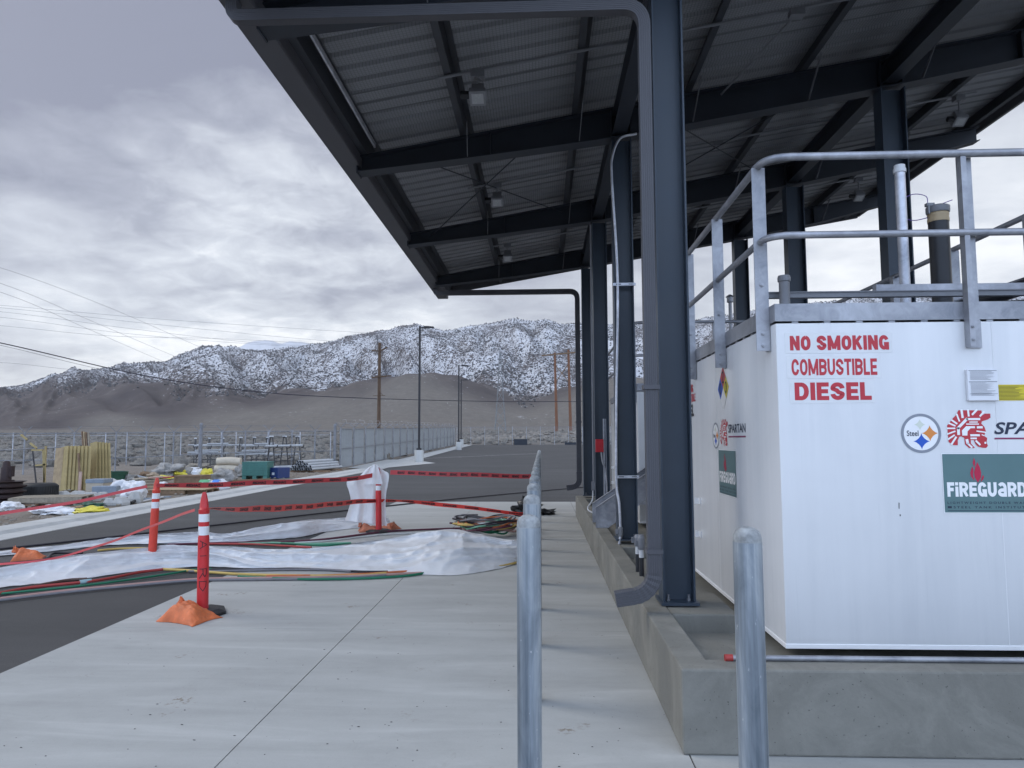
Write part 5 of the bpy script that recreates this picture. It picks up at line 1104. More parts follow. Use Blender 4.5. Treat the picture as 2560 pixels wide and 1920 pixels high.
for nm, h in (('top_rail', None), ('mid_rail', 1.02)):
    m = MB()
    pts = [p + Vector((0, 0, (2.02 + .12 * sstep(-25, -12, p.x)) if h is None else fl_z(p) + h)) for p in fp]; m.tube(pts, .022, 8); m.build(nm, 'post', fence)
for k_, dd in enumerate((.27, .20)):
    for sg in (1, -1):
        m = MB(); m.tube([p + fd * dd * sg + Vector((0, 0, 2.36 - .09 * k_ + .12 * sstep(-25, -12, p.x))) for p in fp[:-1]], .004, 4); m.build('barbed_wire', 'wire', fence)
def link_panel(a, b_, za, zb, h, parent, name='mesh'):
    me = bpy.data.meshes.new(name); org = ORG[parent.name]; L = (b_ - a).length
    me.from_pydata([Vector((a.x, a.y, za)) - org, Vector((b_.x, b_.y, zb)) - org, Vector((b_.x, b_.y, zb + h)) - org, Vector((a.x, a.y, za + h)) - org], [], [(0, 1, 2, 3)])
    uv = me.uv_layers.new(name='UVMap')
    for i, c in enumerate(((0, 0), (L, 0), (L, h), (0, h))): uv.data[i].uv = c
    me.materials.append(MT['link']); o = bpy.data.objects.new(name, me); COL.objects.link(o); o.parent = parent; ORG[o.name] = org; return o
link_panel(fp[0] + fn * .03, FB + fn * .03, -.3, .02, 2.25, fence)
# second, pale-posted fence some way behind
F2A, F2B = Vector((-37, 43.5, 0)), Vector((-13.0, 46.5, 0))
f2 = thing('chain_link_fence', 'pale thin posted chain link fence standing behind the first one', 'fence', (F2A.x, F2A.y, 0))
fb_old = (FA, FB); FA, FB = F2A, F2B
p2s = [on_fence(x) for x in (-80, 40, 146, 270, 323, 417, 457, 557, 594, 673, 753, 829)]
FA, FB = fb_old
for p in p2s:
    m = MB(); m.lathe([(.034, -.2), (.034, 2.12), (.015, 2.14)], (p.x, p.y, .05), 8); m.build('fence_post', 'wpost', f2, smooth=50)
m = MB(); m.tube([p + Vector((0, 0, 1.98)) for p in p2s], .016, 6); m.build('top_rail', 'wpost', f2)
# tall capped gate posts
for px, lab, y in ((500, 'tall galvanised gate post rising behind the pipe racks', 35.6), (836, 'tall galvanised gate post at the corner of the slatted fence', 38.7)):
    q = at(px, 1174, y=y); m = MB(); m.lathe([(.085, -.2), (.085, 2.40), (.095, 2.405), (.095, 2.50), (.05, 2.55)], (q.x, q.y, .0), 16); tag(m.build('gate_post', 'post', smooth=50), lab, 'post', 'tall gate posts')
# privacy slat fence along the lot
sf = thing('slatted_fence', 'long grey privacy slat fence with barbed wire running beside the asphalt', 'fence', (-11.3, 39, 0))
sy = [38.9 + 2.75 * i for i in range(19)] + [90.5]
for i, y in enumerate(sy):
    z = slope_z(y); m = MB(); m.lathe([(.04, z - .1), (.04, z + 2.32), (.02, z + 2.34)], (-11.22 + .0035 * (y - 39), y, 0), 8); o = m.build('fence_post', 'post', sf, smooth=50)
    m = MB(); p = Vector((-11.22 + .0035 * (y - 39), y, z + 2.32)); m.bar(p, p + Vector((-.30, 0, .30)), .03, .03); m.build('barbed_arm', 'post', o); m = MB(); m.bar(p + Vector((0, 0, .001)), p + Vector((.30, 0, .30)), .03, .03); m.build('barbed_arm', 'post', o)
for a, b_ in zip(sy, sy[1:]):
    m = MB(); za, zb = slope_z(a), slope_z(b_); n = int((b_ - a) / .085)
    for k_ in range(n):
        y0 = a + .05 + (b_ - a - .1) * k_ / n; y1 = a + .05 + (b_ - a - .1) * (k_ + .92) / n; x = -11.30 + .0035 * (y0 - 39); zz = za + (zb - za) * k_ / n; m.add([(x, y0, zz + .05), (x, y1, zz + .05), (x, y1, zz + 2.26), (x, y0, zz + 2.26)], [(0, 1, 2, 3)])
    m.build('slat_panel', 'slat', sf)
for h in (2.27, 1.15, .08):
    m = MB(); m.tube([(-11.24 + .0035 * (y - 39), y, slope_z(y) + h) for y in sy], .022, 6); m.build('rail', 'post', sf)
for dx in (-.28, .28):
    m = MB(); m.tube([(-11.22 + .0035 * (y - 39) + dx, y + (.9 if i % 2 else 0), slope_z(y) + 2.6) for i, y in enumerate(sy)], .006, 4); m.build('barbed_wire', 'wpost', sf)
m = MB(); n = 150; m.tube([(-11.2 + .28 * math.cos(i * 1.05), 39 + 51 * i / n, slope_z(39 + 51 * i / n) + 2.62 + .2 * math.sin(i * 1.05)) for i in range(n)], .007, 4); m.build('razor_coil', 'wpost', sf)
# chain link along the far end of the lot
ff = thing('chain_link_fence', 'low pale chain link fence across the far end of the asphalt', 'fence', (-11, 91.5, 0))
zf = slope_z(91.5)
for i in range(34):
    x = -11.0 + 1.82 * i; m = MB(); m.lathe([(.035, zf - .1), (.035, zf + 2.36)], (x, 91.5, 0), 6); m.build('fence_post', 'wpost', ff)
m = MB(); m.tube([(-11, 91.5, zf + 2.3), (49, 91.5, zf + 2.3)], .02, 6); m.build('top_rail', 'post', ff); m = MB(); m.tube([(-11, 91.5, zf + 1.15), (49, 91.5, zf + 1.15)], .015, 6); m.build('mid_rail', 'post', ff)
link_panel(Vector((-11, 91.45, 0)), Vector((49, 91.45, 0)), zf, zf, 2.3, ff)
for px0, px1, lab in ((1285, 1318, 'dark sign board lying against the far chain link fence'), (1412, 1440, 'dark board at the foot of the far fence near the timber poles')):
    a = at(px0, 1111, y=90.9); b_ = at(px1, 1096, y=90.9); m = MB(); m.box(a.x, b_.x, 90.8, 90.95, slope_z(90.8), slope_z(90.8) + (.75 if px0 < 1400 else .3)); m.box(a.x + .1, a.x + .2, 90.951, 91.1, slope_z(90.8), slope_z(90.8) + .5); tag(m.build('board', 'steeld'), lab, 'board')

# ------------------------------------------------------------------ lamp posts, utility poles, wires
def lamp_post(px, y, ztop, label):
    q = at(px, 1000, y=y); z = slope_z(y); t = thing('lamp_post', label, 'lamp post', (q.x, y, z), 'parking lot lamp posts')
    m = MB(); m.lathe([(.31, z - .1), (.31, z + .80), (.29, z + .82)], (q.x, y, 0), 20); m.build('concrete_base', 'kerbc', t, smooth=50)
    m = MB(); m.box(q.x - .15, q.x + .15, y - .15, y + .15, z + .821, z + .95); m.box(q.x - .065, q.x + .065, y - .065, y + .065, z + .9505, ztop); m.build('pole', 'poleblk', t)
    m = MB(); m.box(q.x + .066, q.x + .30, y - .03, y + .03, ztop - .12, ztop - .06); m.prism([(q.x + .28, y - .17, ztop - .13), (q.x + .95, y - .14, ztop - .10), (q.x + .95, y - .14, ztop - .04), (q.x + .5, y - .17, ztop), (q.x + .28, y - .17, ztop - .01)], (0, .32, 0)); m.build('lamp_head', 'poleblk', t)
lamp_post(1048.5, 47, 9.35, 'black lamp post on a concrete pier nearest the covered delineator post'); lamp_post(1147, 72, 9.35, 'second black lamp post along the slatted fence'); lamp_post(1153, 86.5, 9.1, 'farthest black lamp post at the corner of the lot')
def pole(px, y, ztop, r, mat, name, label, lean=0):
    q = at(px, 1050, y=y); z = plain_z(y); t = thing(name, label, 'utility pole', (q.x, y, z), None)
    m = MB(); m.tube([(q.x, y, z - .3), (q.x + lean, y, ztop)], r, 10, scale=[1.15, .8]); m.build('pole_shaft', mat, t, smooth=50); return t, Vector((q.x + lean, y, ztop))
t, tp = pole(947, 85, 13.6, .21, 'wood', 'utility_pole', 'brown wooden utility pole with V shaped crossarm behind the slatted fence')
for za, w_, dy in ((-1.1, .75, .35), (-4.35, .9, 0)):
    if dy:
        m = MB(); m.bar(tp + Vector((0, -.2, za)), tp + Vector((1.0, -.2, za + .45)), .12, .16); m.build('crossarm', 'wood', t); m = MB(); m.bar(tp + Vector((0, -.2, za - .001)), tp + Vector((-.95, -.2, za + .1)), .12, .16); m.build('crossarm', 'wood', t)
    else: 
        m = MB(); m.bar(tp + Vector((-.9, -.25, za)), tp + Vector((1.55, -.25, za + .22)), .14, .16); m.build('crossarm', 'wood', t)
m = MB(); m.bar(tp + Vector((-.7, -.25, -6.6)), tp + Vector((.8, -.25, -6.55)), .06, .06); m.bar(tp + Vector((.0, -.28, -6.0)), tp + Vector((.55, -.28, -6.55)), .05, .05); m.build('lower_bracket', 'wood', t)
m = MB(); m.tube([tp + Vector((-.28, 0, -.3)), tp + Vector((-.32, 0, .9))], .03, 6); m.build('antenna', 'steeld', t)
hf = thing('timber_frame_pylon', 'red brown timber H-frame pylon with X brace beyond the far fence', 'pylon', (at(1388, 1050, y=150).x, 150, plain_z(150)))
tops = []
for px in (1388, 1423):
    q = at(px - (1 if px < 1400 else 2), 890, y=150); b_ = at(px + 4, 1060, y=150); m = MB(); m.tube([(b_.x, 150, plain_z(150) - .3), (q.x, 150, 20.2 if px < 1400 else 20.8)], .30, 8, scale=[1.1, .75]); m.build('pole_shaft', 'woodr', hf); tops.append(Vector((q.x, 150, 19.9 if px < 1400 else 20.6)))
m = MB(); m.bar(at(1354, 889, y=149.6), at(1440, 881, y=149.6), .22, .3); m.build('crossarm', 'brownw', hf)
for a, b_ in (((1389, 914), (1420, 952)), ((1419, 912), (1392, 952))):
    m = MB(); m.bar(at(*a, y=149.6 if a[0] < 1400 else 150.4), at(*b_, y=149.6 if a[0] < 1400 else 150.4), .16, .16); m.build('brace', 'brownw', hf)
tw = thing('lattice_tower', 'slim grey lattice power tower on the far plain', 'tower', (at(1251, 1060, y=350).x, 350, plain_z(350)))
b0 = at(1251, 1060, y=350); zt = at(1251, 878, y=350).z; z0 = plain_z(350); m = MB(); c4 = [(-1, -1), (1, -1), (1, 1), (-1, 1)]
def tl(i, k_): w_ = 2.4 * (1 - k_) ** 1.3 + .35; return Vector((b0.x + c4[i][0] * w_, 350 + c4[i][1] * w_, z0 + (zt - z0) * k_))
for i in range(4):
    m.tube([tl(i, k_ / 8) for k_ in range(9)], .14, 5)
    for k_ in range(8): m.tube([tl(i, k_ / 8), tl((i + 1) % 4, (k_ + 1) / 8)], .08, 4); m.tube([tl((i + 1) % 4, k_ / 8), tl(i, (k_ + 1) / 8)], .08, 4)
m.build('lattice_mast', 'tower', tw)
for k_, hw in ((.70, 5.2), (.83, 4.2)):
    zz = z0 + (zt - z0) * k_; m = MB(); m.tube([(b0.x - hw, 350, zz), (b0.x, 350, zz + .7), (b0.x + hw, 350, zz)], .16, 5); m.tube([(b0.x - hw, 350, zz), (b0.x, 350, zz - .8), (b0.x + hw, 350, zz)], .10, 5); m.build('crossarm', 'tower', tw)
def wire(pts, ys, r, mat, label):
    P = [at(x, y, y=Y) for (x, y), Y in zip(pts, ys)]; m = MB(); m.tube(catmull(P, 10), r, 5); tag(m.build('power_line', mat), label, 'wire', 'overhead power lines')
wire([(-420, 560), (0, 669), (280, 772), (517, 875), (640, 925)], (150, 190, 240, 300, 340), .055, 'insul', 'pale power line that starts highest at the left edge')
wire([(-420, 590), (0, 708), (230, 803), (428, 887), (560, 940)], (150, 190, 240, 300, 340), .055, 'insul', 'second highest of the three steep pale power lines')
wire([(-420, 620), (0, 730), (210, 818), (392, 897), (520, 950)], (150, 190, 240, 300, 340), .055, 'insul', 'lowest of the three steep pale power lines')
for i, (a, b_, c) in enumerate((((0, 763), (430, 800), (880, 830)), ((0, 769), (400, 812), (792, 850)), ((0, 779), (330, 822), (640, 857)), ((0, 793), (300, 832), (600, 858)), ((0, 814), (280, 840), (560, 847)))):
    wire([(-500, a[1] - 42), a, b_, c, (c[0] + 260, c[1] + 14)], (300, 320, 360, 420, 460), .075, 'insul', ('uppermost', 'second', 'middle', 'fourth', 'lowest')[i] + ' of five flat pale power lines crossing the low sky')
wire([(-300, 800), (0, 857), (326, 932), (529, 966), (720, 986), (943, 997)], (52, 56, 66, 73, 80, 84.6), .045, 'wiredk', 'dark heavy cable sagging down to the wooden utility pole')
wire([(951, 997), (1150, 1002), (1350, 1004), (1700, 1000)], (84.6, 95, 105, 120), .045, 'wiredk', 'dark cable continuing right from the wooden pole past the lamp posts')
wire([(-300, 803), (0, 863), (211, 914), (400, 955)], (120, 130, 150, 180), .04, 'wire', 'thin grey line just below the dark heavy cable')
wire([(-300, 893), (0, 906), (160, 922), (300, 934)], (260, 280, 310, 350), .06, 'insul', 'faint pale line low at the left above the hill')

# ------------------------------------------------------------------ yard clutter
def A_(x, y): return (x / 6.6375, 1080 + y / 6.6375)
def B_(x, y): return (300 + x / 6.9125, 1060 + y / 6.9125)
def C_(x, y): return (500 + x / 6.32, 1050 + y / 6.32)
def foot(p): q = at(p[0], p[1], z=0.0); return Vector((q.x, q.y, 0))
def rng(f, x0, x1, y0, y1, sink=0.0):
    """centre on the ground, width and height of a thing seen between these survey limits"""
    a = foot(f(x0, y1)); b_ = foot(f(x1, y1)); t = at(*f((x0 + x1) / 2, y0), y=a.y); return Vector(((a.x + b_.x) / 2, a.y, 0)), (b_ - a).length, t.z
def one(name, m, mat, label, cat, group=None, **k): return tag(m.build(name, mat, **k), label, cat, group)
def rotz(c, a): return Matrix.Translation(c) @ Matrix.Rotation(a, 4, 'Z')
c, w, h = rng(A_, -250, 365, 815, 1180)
t = thing('iron_reel', 'stack of dark rusty flanged iron wheels at the left edge', 'reel', c)
for i in range(4):
    z = h * i / 4; m = MB(); m.lathe([(w * .50, z + .004), (w * .50, z + .03), (w * .42, z + .035), (w * .40, z + .10), (w * .49, z + h / 4 - .012), (w * .5, z + h / 4 - .004)], c, 30); m.build('flanged_wheel', 'rust', t, smooth=35)
q = at(*A_(95, 800), y=c.y); m = MB(); m.lathe([(.13, h), (.13, h + .34), (.10, h + .38), (.085, h + .50), (.05, h + .535)], (q.x, c.y, 0), 16); m.box(q.x + .07, q.x + .19, c.y - .06, c.y + .06, h + .12, h + .40); m.lathe([(.2, h + .001), (.2, h + .03)], (q.x, c.y, 0), 16)
one('iron_fitting', m, 'rust', 'dark iron post with a rounded top standing on the rusty wheels', 'iron fitting', smooth=40)
c, w, h = rng(A_, 370, 905, 850, 1108); R_ = w / 2; m = MB()
m.lathe([(R_ * .55, .03), (R_ * .80, .002), (R_ * .95, .04), (R_, .10), (R_, h - .10), (R_ * .95, h - .04), (R_ * .8, h), (R_ * .56, h - .03), (R_ * .54, h * .5)], c, 44)
for i in range(44):
    a = 2 * math.pi * i / 44; M = Matrix.Translation(c) @ Matrix.Rotation(a, 4, 'Z'); m.box(R_ * .985, R_ * 1.02, -.014, .014, .07, h - .07, M=M)
one('tyre', m, 'rubber', 'big black tractor tyre lying flat beside the rusty wheels', 'tyre', smooth=40)
def sheet(c, w, h, yaw, lean, side, label, mat='foam', group='yellow foam sheets leaning in the yard', t=.03, name='foam_sheet', cat='sheet'):
    M = Matrix.Translation(c) @ Matrix.Rotation(yaw, 4, 'Z') @ Matrix.Rotation(side, 4, 'Y') @ Matrix.Rotation(lean, 4, 'X'); m = MB(); n = 10
    for (y0, y1) in ((0, t),):
        for i in range(n):
            pass
    def f(u, v): return M @ Vector((w * (u - .5), .05 * math.sin(u * 6.3) * .25, h * v))
    def g(u, v): return M @ Vector((w * (u - .5), t + .05 * math.sin(u * 6.3) * .25, h * v))
    m.grid(f, 8, 3); k = len(m.v); m.grid(g, 8, 3)
    for i in range(7): 
        for e in (0, 2): m.f.append([i * 3 + e, (i + 1) * 3 + e, k + (i + 1) * 3 + e, k + i * 3 + e]); m.mi.append(0)
    for j in range(2):
        for e in (0, 21): m.f.append([e + j, e + j + 1, k + e + j + 1, k + e + j]); m.mi.append(0)
    return one(name, m, mat, label, cat, group)
b0_ = foot(A_(900, 985)); 
for i in range(7):
    q = b0_ + Vector((.02 + .118 * i, .06 * i * 0, 0)); sheet(q + Vector((0, .35 + .02 * i, 0)), .36, 1.48, -.40, -.10, -.14, f'{ORD[i]} yellow foam sheet from the left in the larger leaning bundle')
b0_ = foot(A_(1440, 960))
for i in range(5):
    q = b0_ + Vector((.02 + .105 * i, .3 + .03 * i, 0)); sheet(q, .34, 1.62 - .01 * i, -.38, -.08, -.16 - .012 * i, f'{ORD[i]} yellow foam sheet from the left in the smaller right bundle')
q = foot(A_(800, 985)); sheet(q + Vector((-.06, .45, 0)), .34, 1.42, -.2, -.1, -.05, 'plain pale board standing at the left end of the yellow foam sheets', 'ply', None, .02, 'board', 'board')
for i, (x, mt) in enumerate(((1385, 'brownw'), (1410, 'ply'), (1440, 'brownw'), (1470, 'plank'))):
    tq = at(*A_(x - 20 + i * 6, -5 + 6 * i), y=24.2); bq = at(*A_(x + 40, 900), y=23.6); m = MB(); m.bar(Vector((bq.x, bq.y, 0.0)), tq, .10, .035, up=(1, .2, 0)); one('long_board', m, mt, f'{ORD[i]} from the left of the tall boards sticking up behind the foam sheets', 'board', 'tall boards behind the foam sheets')
for i, (x0, y0, x1, y1, mt, lab) in enumerate(((1300, 350, 1340, 975, 'brownw', 'brown stud leaning between the two bundles of foam sheets'), (1340, 660, 1315, 985, 'pinkw', 'short pinkish stud standing in front of the foam sheets'))):
    b_ = foot(A_(x1, y1)); tq = at(*A_(x0, y0), y=b_.y + .15); m = MB(); m.bar(b_, tq, .09 if i else .06, .04, up=(0, 1, 0)); one('wood_stud', m, mt, lab, 'lumber')
# yellow wooden frame by the fence post
t0 = foot(A_(745, 985)) + Vector((0, 1.2, 0)); t = thing('wooden_sawhorse', 'yellow wooden sawhorse standing behind the foam sheets at the left', 'sawhorse', t0)
for (a, b_) in (((525, 300), (720, 300)), ((590, 555), (770, 540)), ((760, 235), (735, 840)), ((500, 185), (610, 270)), ((350, 45), (450, 130)), ((1630, 258), (1700, 258)), ((720, 300), (745, 980))):
    m = MB(); A = at(*A_(*a), y=t0.y); Bq = at(*A_(*b_), y=t0.y); m.bar(A, Bq, .055, .05, up=(0, 1, 0)); m.build('frame_rail', 'foam', t)
m = MB(); A = at(*A_(540, 295), y=t0.y + .3); Bq = at(*A_(615, 850), y=t0.y + .3); m.tube([A, Vector((Bq.x, Bq.y, .0))], .025, 8); one('leaning_pipe', m, 'rack', 'thin dark pipe leaning beside the yellow wooden frame', 'pipe')
m = MB(); A = at(*A_(-400, 325), y=25); Bq = at(*A_(1285, 238), y=23.6); m.tube([A, Bq], .02, 8); one('long_pipe', m, 'post', 'long thin grey pipe laid across the top of the foam sheets', 'pipe')
c, w, h = rng(A_, 1705, 2085, 655, 830); m = MB(); m.lathe([(w * .44, .0), (w * .48, h * .7), (w * .5, h * .72), (w * .52, h * .98), (w * .54, h), (w * .49, h), (w * .45, h * .3), (w * .1, h * .25)], c, 30); one('green_tub', m, 'gtub', 'round dark green tub with a thick rim behind the white bags', 'tub', smooth=40)
c, w, h = rng(A_, 1415, 1705, 785, 1005); t = thing('panel_stack', 'stack of tan panels topped by a grey layer in front of the foam sheets', 'stack', c); m = MB()
for i in range(9): m.box(c.x - w / 2 + .008 * (i % 2), c.x + w / 2 - .006 * (i % 3), c.y, c.y + .5, h * .70 * i / 9 + .002, h * .70 * (i + .9) / 9)
m.build('panels', 'beige', t); m = MB(); m.box(c.x - w / 2 - .01, c.x + w / 2 + .01, c.y - .01, c.y + .51, h * .705, h); m.build('top_layer', 'slate', t, bevel=.01)
c, w, h = rng(A_, 1540, 1905, 930, 1045); m = MB(); m.box(-w / 2, w / 2, 0, .4, 0.001, h + .05, M=rotz(c, .25)); one('grey_block', m, 'slate', 'blue grey rectangular block among the pier blocks', 'block', bevel=.02)
PB = [(800, 1105, 990, 1092), (1065, 1385, 985, 1085), (1270, 1590, 1008, 1160), (1510, 1742, 1005, 1130), (1840, 2124, 965, 1105), (1630, 1835, 1105, 1235), (1765, 2082, 1090, 1230), (2040, 2300, 1000, 1190)]
PL = ['pale pier block just right of the black tyre', 'wide pale pier block below the yellow foam sheets', 'largest pale pier block, in the middle of its cluster', 'pier block partly behind the middle one on its right', 'tan pier block below the white bags', 'smaller pier block at the front, left of its twin', 'front pier block nearest the kerb, with a wide flat top', 'pier block farthest right beside the kerb']
for i, (x0, x1, y0, y1) in enumerate(PB):
    c, w, h = rng(A_, x0, x1, y0, y1); n = 6; a0 = .2 + i * .5; m = MB()
    rings = [(w / 2 * .98, .002), (w / 2, h * .40), (w / 2 * .56, h)]; vs_ = []
    for r, z in rings: vs_ += [c + Vector((r * math.cos(a0 + 2 * math.pi * k / n), .2 + r * .8 * math.sin(a0 + 2 * math.pi * k / n), z)) for k in range(n)]
    m.add(vs_, [tuple(range(n))[::-1], tuple(range(2 * n, 3 * n))] + [(j * n + k, j * n + (k + 1) % n, (j + 1) * n + (k + 1) % n, (j + 1) * n + k) for j in range(2) for k in range(n)]); one('pier_block', m, 'block', PL[i], 'pier block', 'concrete pier blocks in the yard', bevel=.012)
def pallet(c, w, d, yaw, label, mat='plank', zb=.0):
    t = thing('pallet', label, 'pallet', c, 'wooden pallets in the yard'); M = rotz(c, yaw) @ Matrix.Translation((0, 0, zb))
    for k in range(9):
        m = MB(); x = -w / 2 + w * k / 9; m.box(x + .01, x + w / 9 - .02, -d / 2, d / 2, .105, .125, M=M); m.build('deck_board', mat, t)
    for y in (-d / 2, -.04, d / 2 - .08):
        m = MB(); m.box(-w / 2, w / 2, y, y + .08, .002, .1045, M=M); m.build('stringer_board', mat, t)
c = foot(A_(680, 1235)); pallet(c + Vector((-.1, .55, 0)), 1.65, 1.0, .28, 'weathered wooden pallet lying in front of the black tyre', zb=.09)
def cloth(label, f, x0, x1, y0, y1, mat, seed, name='white_sheet', cat='sheet', dy=.3, amp=.45, grp=None):
    c, w, h = rng(f, x0, x1, y0, y1); m = MB(); c.y += dy * .5; m.blob((c.x, c.y, h * .33), (w / 2, dy, h * .72), seed, amp * .75, 1.7, 40, 24, 0, h * .32)
    for v in m.v: d = v - c; v += Vector((noise.noise(d * 4.5), noise.noise(d * 4.5 + Vector((5, 0, 0))), noise.noise(d * 4 + Vector((0, 5, 0))))) * .035; v.z = max(v.z, .003)
    return one(name, m, mat, label, cat, grp, smooth=50)
cloth('scrap of white sheeting at the far left on the dirt', A_, -40, 245, 1180, 1305, 'cloth', 2); cloth('flat white sheet crumpled on the dirt by the kerb', A_, 510, 1175, 1250, 1372, 'cloth', 5, amp=.6)
cloth('bright yellow plastic bag lying on the edge of the kerb', A_, 1170, 1680, 1255, 1362, 'yelbag', 7, 'yellow_bag', 'bag', amp=.55)
cloth('white bag behind, nearest the green tub', A_, 1705, 1960, 790, 930, 'cloth', 9, 'white_bag', 'bag'); cloth('big white bag slumped on the pier blocks', A_, 1850, 2250, 820, 1010, 'cloth', 13, 'white_bag', 'bag'); cloth('white bag lying nearest the orange-red post', B_, 0, 365, 1030, 1285, 'cloth', 17, 'white_bag', 'bag')
cloth('grey tarped heap of scrap in front of the left fence', B_, 550, 1115, 670, 895, 'tarpg', 21, 'tarped_heap', 'heap', .6, .6); cloth('pale yellow bag left of the cardboard carton', B_, 900, 1120, 800, 895, 'yelbag', 23, 'yellow_bag', 'bag'); cloth('pale bag with yellow wrapping behind the wooden crate', B_, 1215, 1390, 775, 893, 'cloth', 25, 'white_bag', 'bag'); cloth('crumpled yellow bag behind the right end of the crate', B_, 1370, 1575, 785, 905, 'yelbag', 27, 'yellow_bag', 'bag')
cloth('flat yellow bag left of the crate near the lumber', B_, 580, 860, 893, 948, 'yelbag', 29, 'yellow_bag', 'bag'); cloth('grey crumpled sheet trailing right of the cardboard box', B_, 1545, 1985, 800, 1000, 'tarpg', 31, 'grey_sheet', 'sheet', .5); cloth('brown bundle between the beige rolls and the green bin', C_, 540, 680, 700, 890, 'tarpg', 33, 'bundle', 'bundle', .4)
bag = cloth('white sack with green and blue print lying by the kerb', B_, 1315, 1845, 965, 1155, 'cloth', 37, 'printed_sack', 'sack', .25, .2)
c, w, h = rng(B_, 1315, 1845, 965, 1155); 
for (x, mt, wd_) in ((-.22, 'greenb', .34), (.16, 'blueb', .22)):
    m = MB(); m.grid(lambda u, v: (c.x + (x + wd_ * (u - .5)) , c.y - .10 + .20 * v, h * (.80 + .22 * math.sin(v * 2.2))), 6, 6); m.build('print_panel', mt, bag)
c, w, h = rng(B_, 935, 1410, 890, 1045); t = thing('wooden_crate', 'brown wooden crate with a framed side behind the danger tape', 'crate', c); m = MB(); m.box(c.x - w / 2, c.x + w / 2, c.y, c.y + .7, .002, h); m.build('crate_side', 'crate', t)
m = MB(); e = .025
for bx in ((c.x - w / 2, c.x + w / 2, .004, .06), (c.x - w / 2, c.x + w / 2, h - .055, h + .001), (c.x - w / 2, c.x - w / 2 + .06, .061, h - .056), (c.x + w / 2 - .06, c.x + w / 2, .061, h - .056)): m.box(bx[0], bx[1], c.y - e, c.y - .001, bx[2], bx[3])
m.build('frame_boards', 'brownw', t)
c, w, h = rng(B_, 1412, 1612, 882, 980); m = MB(); m.box(c.x - w / 2, c.x + w / 2, c.y, c.y + .5, .002, h); one('carton', m, 'card', 'plain cardboard carton at the right end of the wooden crate', 'carton', bevel=.01)
c, w, h = rng(B_, 1118, 1325, 752, 850); m = MB(); m.box(-w / 2, w / 2, 0, .4, .002, h, M=rotz(c, .15)); one('white_box', m, 'cloth', 'white box behind the yellow bags', 'box', bevel=.02)
c, w, h = rng(B_, 1700, 1945, 790, 900); m = MB(); m.box(-w / 2, w / 2, 0, .4, .002, h, M=rotz(c, -.1)); one('carton', m, 'card', 'pale carton below the beige rolls', 'carton', bevel=.01)
for i, (x0, x1, y0, y1, z0) in enumerate(((1620, 2010, 725, 835, 0), (1650, 2040, 630, 730, .38), (1660, 2000, 780, 850, 0))):
    c, w, h = rng(B_, x0, x1, y0, 850); r = .20; m = MB(); m.tube(catmull([(c.x - w / 2, c.y + .2 + .3 * (i == 2), z0 + r * .98), (c.x, c.y + .2, z0 + r * 1.12), (c.x + w / 2, c.y + .28, z0 + r * .9)], 6), r, 18); one('beige_roll', m, 'beige', ('lower beige padded roll left of the green bin', 'upper beige padded roll left of the green bin', 'rear beige padded roll mostly hidden by the others')[i], 'roll', 'beige rolls in the yard', smooth=50)
# lumber and boards
rnd = random.Random(4); LB = []
for i, (x0, y0, x1, y1, z, mt) in enumerate(((200, 1030, 860, 985, .12, 'plank'), (240, 1060, 900, 1035, .08, 'brownw'), (330, 1045, 800, 1000, .18, 'plank'), (380, 1080, 880, 1055, .05, 'ply'), (230, 985, 720, 935, .16, 'beige'), (500, 980, 900, 960, .20, 'hpink'), (760, 1000, 905, 985, .24, 'hred'), (300, 1285, 860, 1240, .03, 'slate'), (250, 900, 470, 960, .14, 'slate'))):
    a = foot(B_(x0, y0 + 40)); b_ = foot(B_(x1, y1 + 40)); m = MB(); m.bar(a + Vector((0, 0, z)), b_ + Vector((0, 0, z + .01)), .14, .035); one('timber_board', m, mt, ('lowest pale', 'dark brown', 'raised grey', 'front plywood', 'beige', 'pinkish', 'short dull red', 'nearest slate grey', 'slanted slate')[i] + ' board in the loose lumber pile left of the crate', 'board', 'boards in the loose lumber pile')
c = foot(B_(640, 1225)); pallet(c + Vector((.2, .5, 0)), 1.15, 1.0, .1, 'dark pallet under the plywood sheet behind the orange-red post', 'crate'); c = foot(B_(1120, 1215)); pallet(c + Vector((0, .5, 0)), 1.25, 1.0, .05, 'dark pallet under the plywood, right of its neighbour', 'crate')
a = foot(B_(800, 1225)); m = MB(); m.box(-.85, .85, -.3, .7, .135, .155, M=rotz(a + Vector((.25, .35, 0)), .06)); one('plywood_sheet', m, 'ply', 'plywood sheet lying across two dark pallets', 'plywood')
for i, (x0, y0, x1, y1, r, mt, lab) in enumerate(((290, 1372, 745, 1292, .022, 'gwhite', 'white plastic pipe lying on the dirt near the kerb'), (975, 1212, 1085, 1160, .05, 'pvc', 'short grey pipe offcut poking out by the kerb'), (180, 1395, 300, 1360, .04, 'rubber', 'black pipe end on the dirt behind the pier blocks'))):
    a, b_ = foot(B_(x0, y0)), foot(B_(x1, y1)); m = MB(); m.tube([a + Vector((0, 0, r + .004)), b_ + Vector((0, 0, r + .03))], r, 10); one('loose_pipe', m, mt, lab, 'pipe', smooth=50)
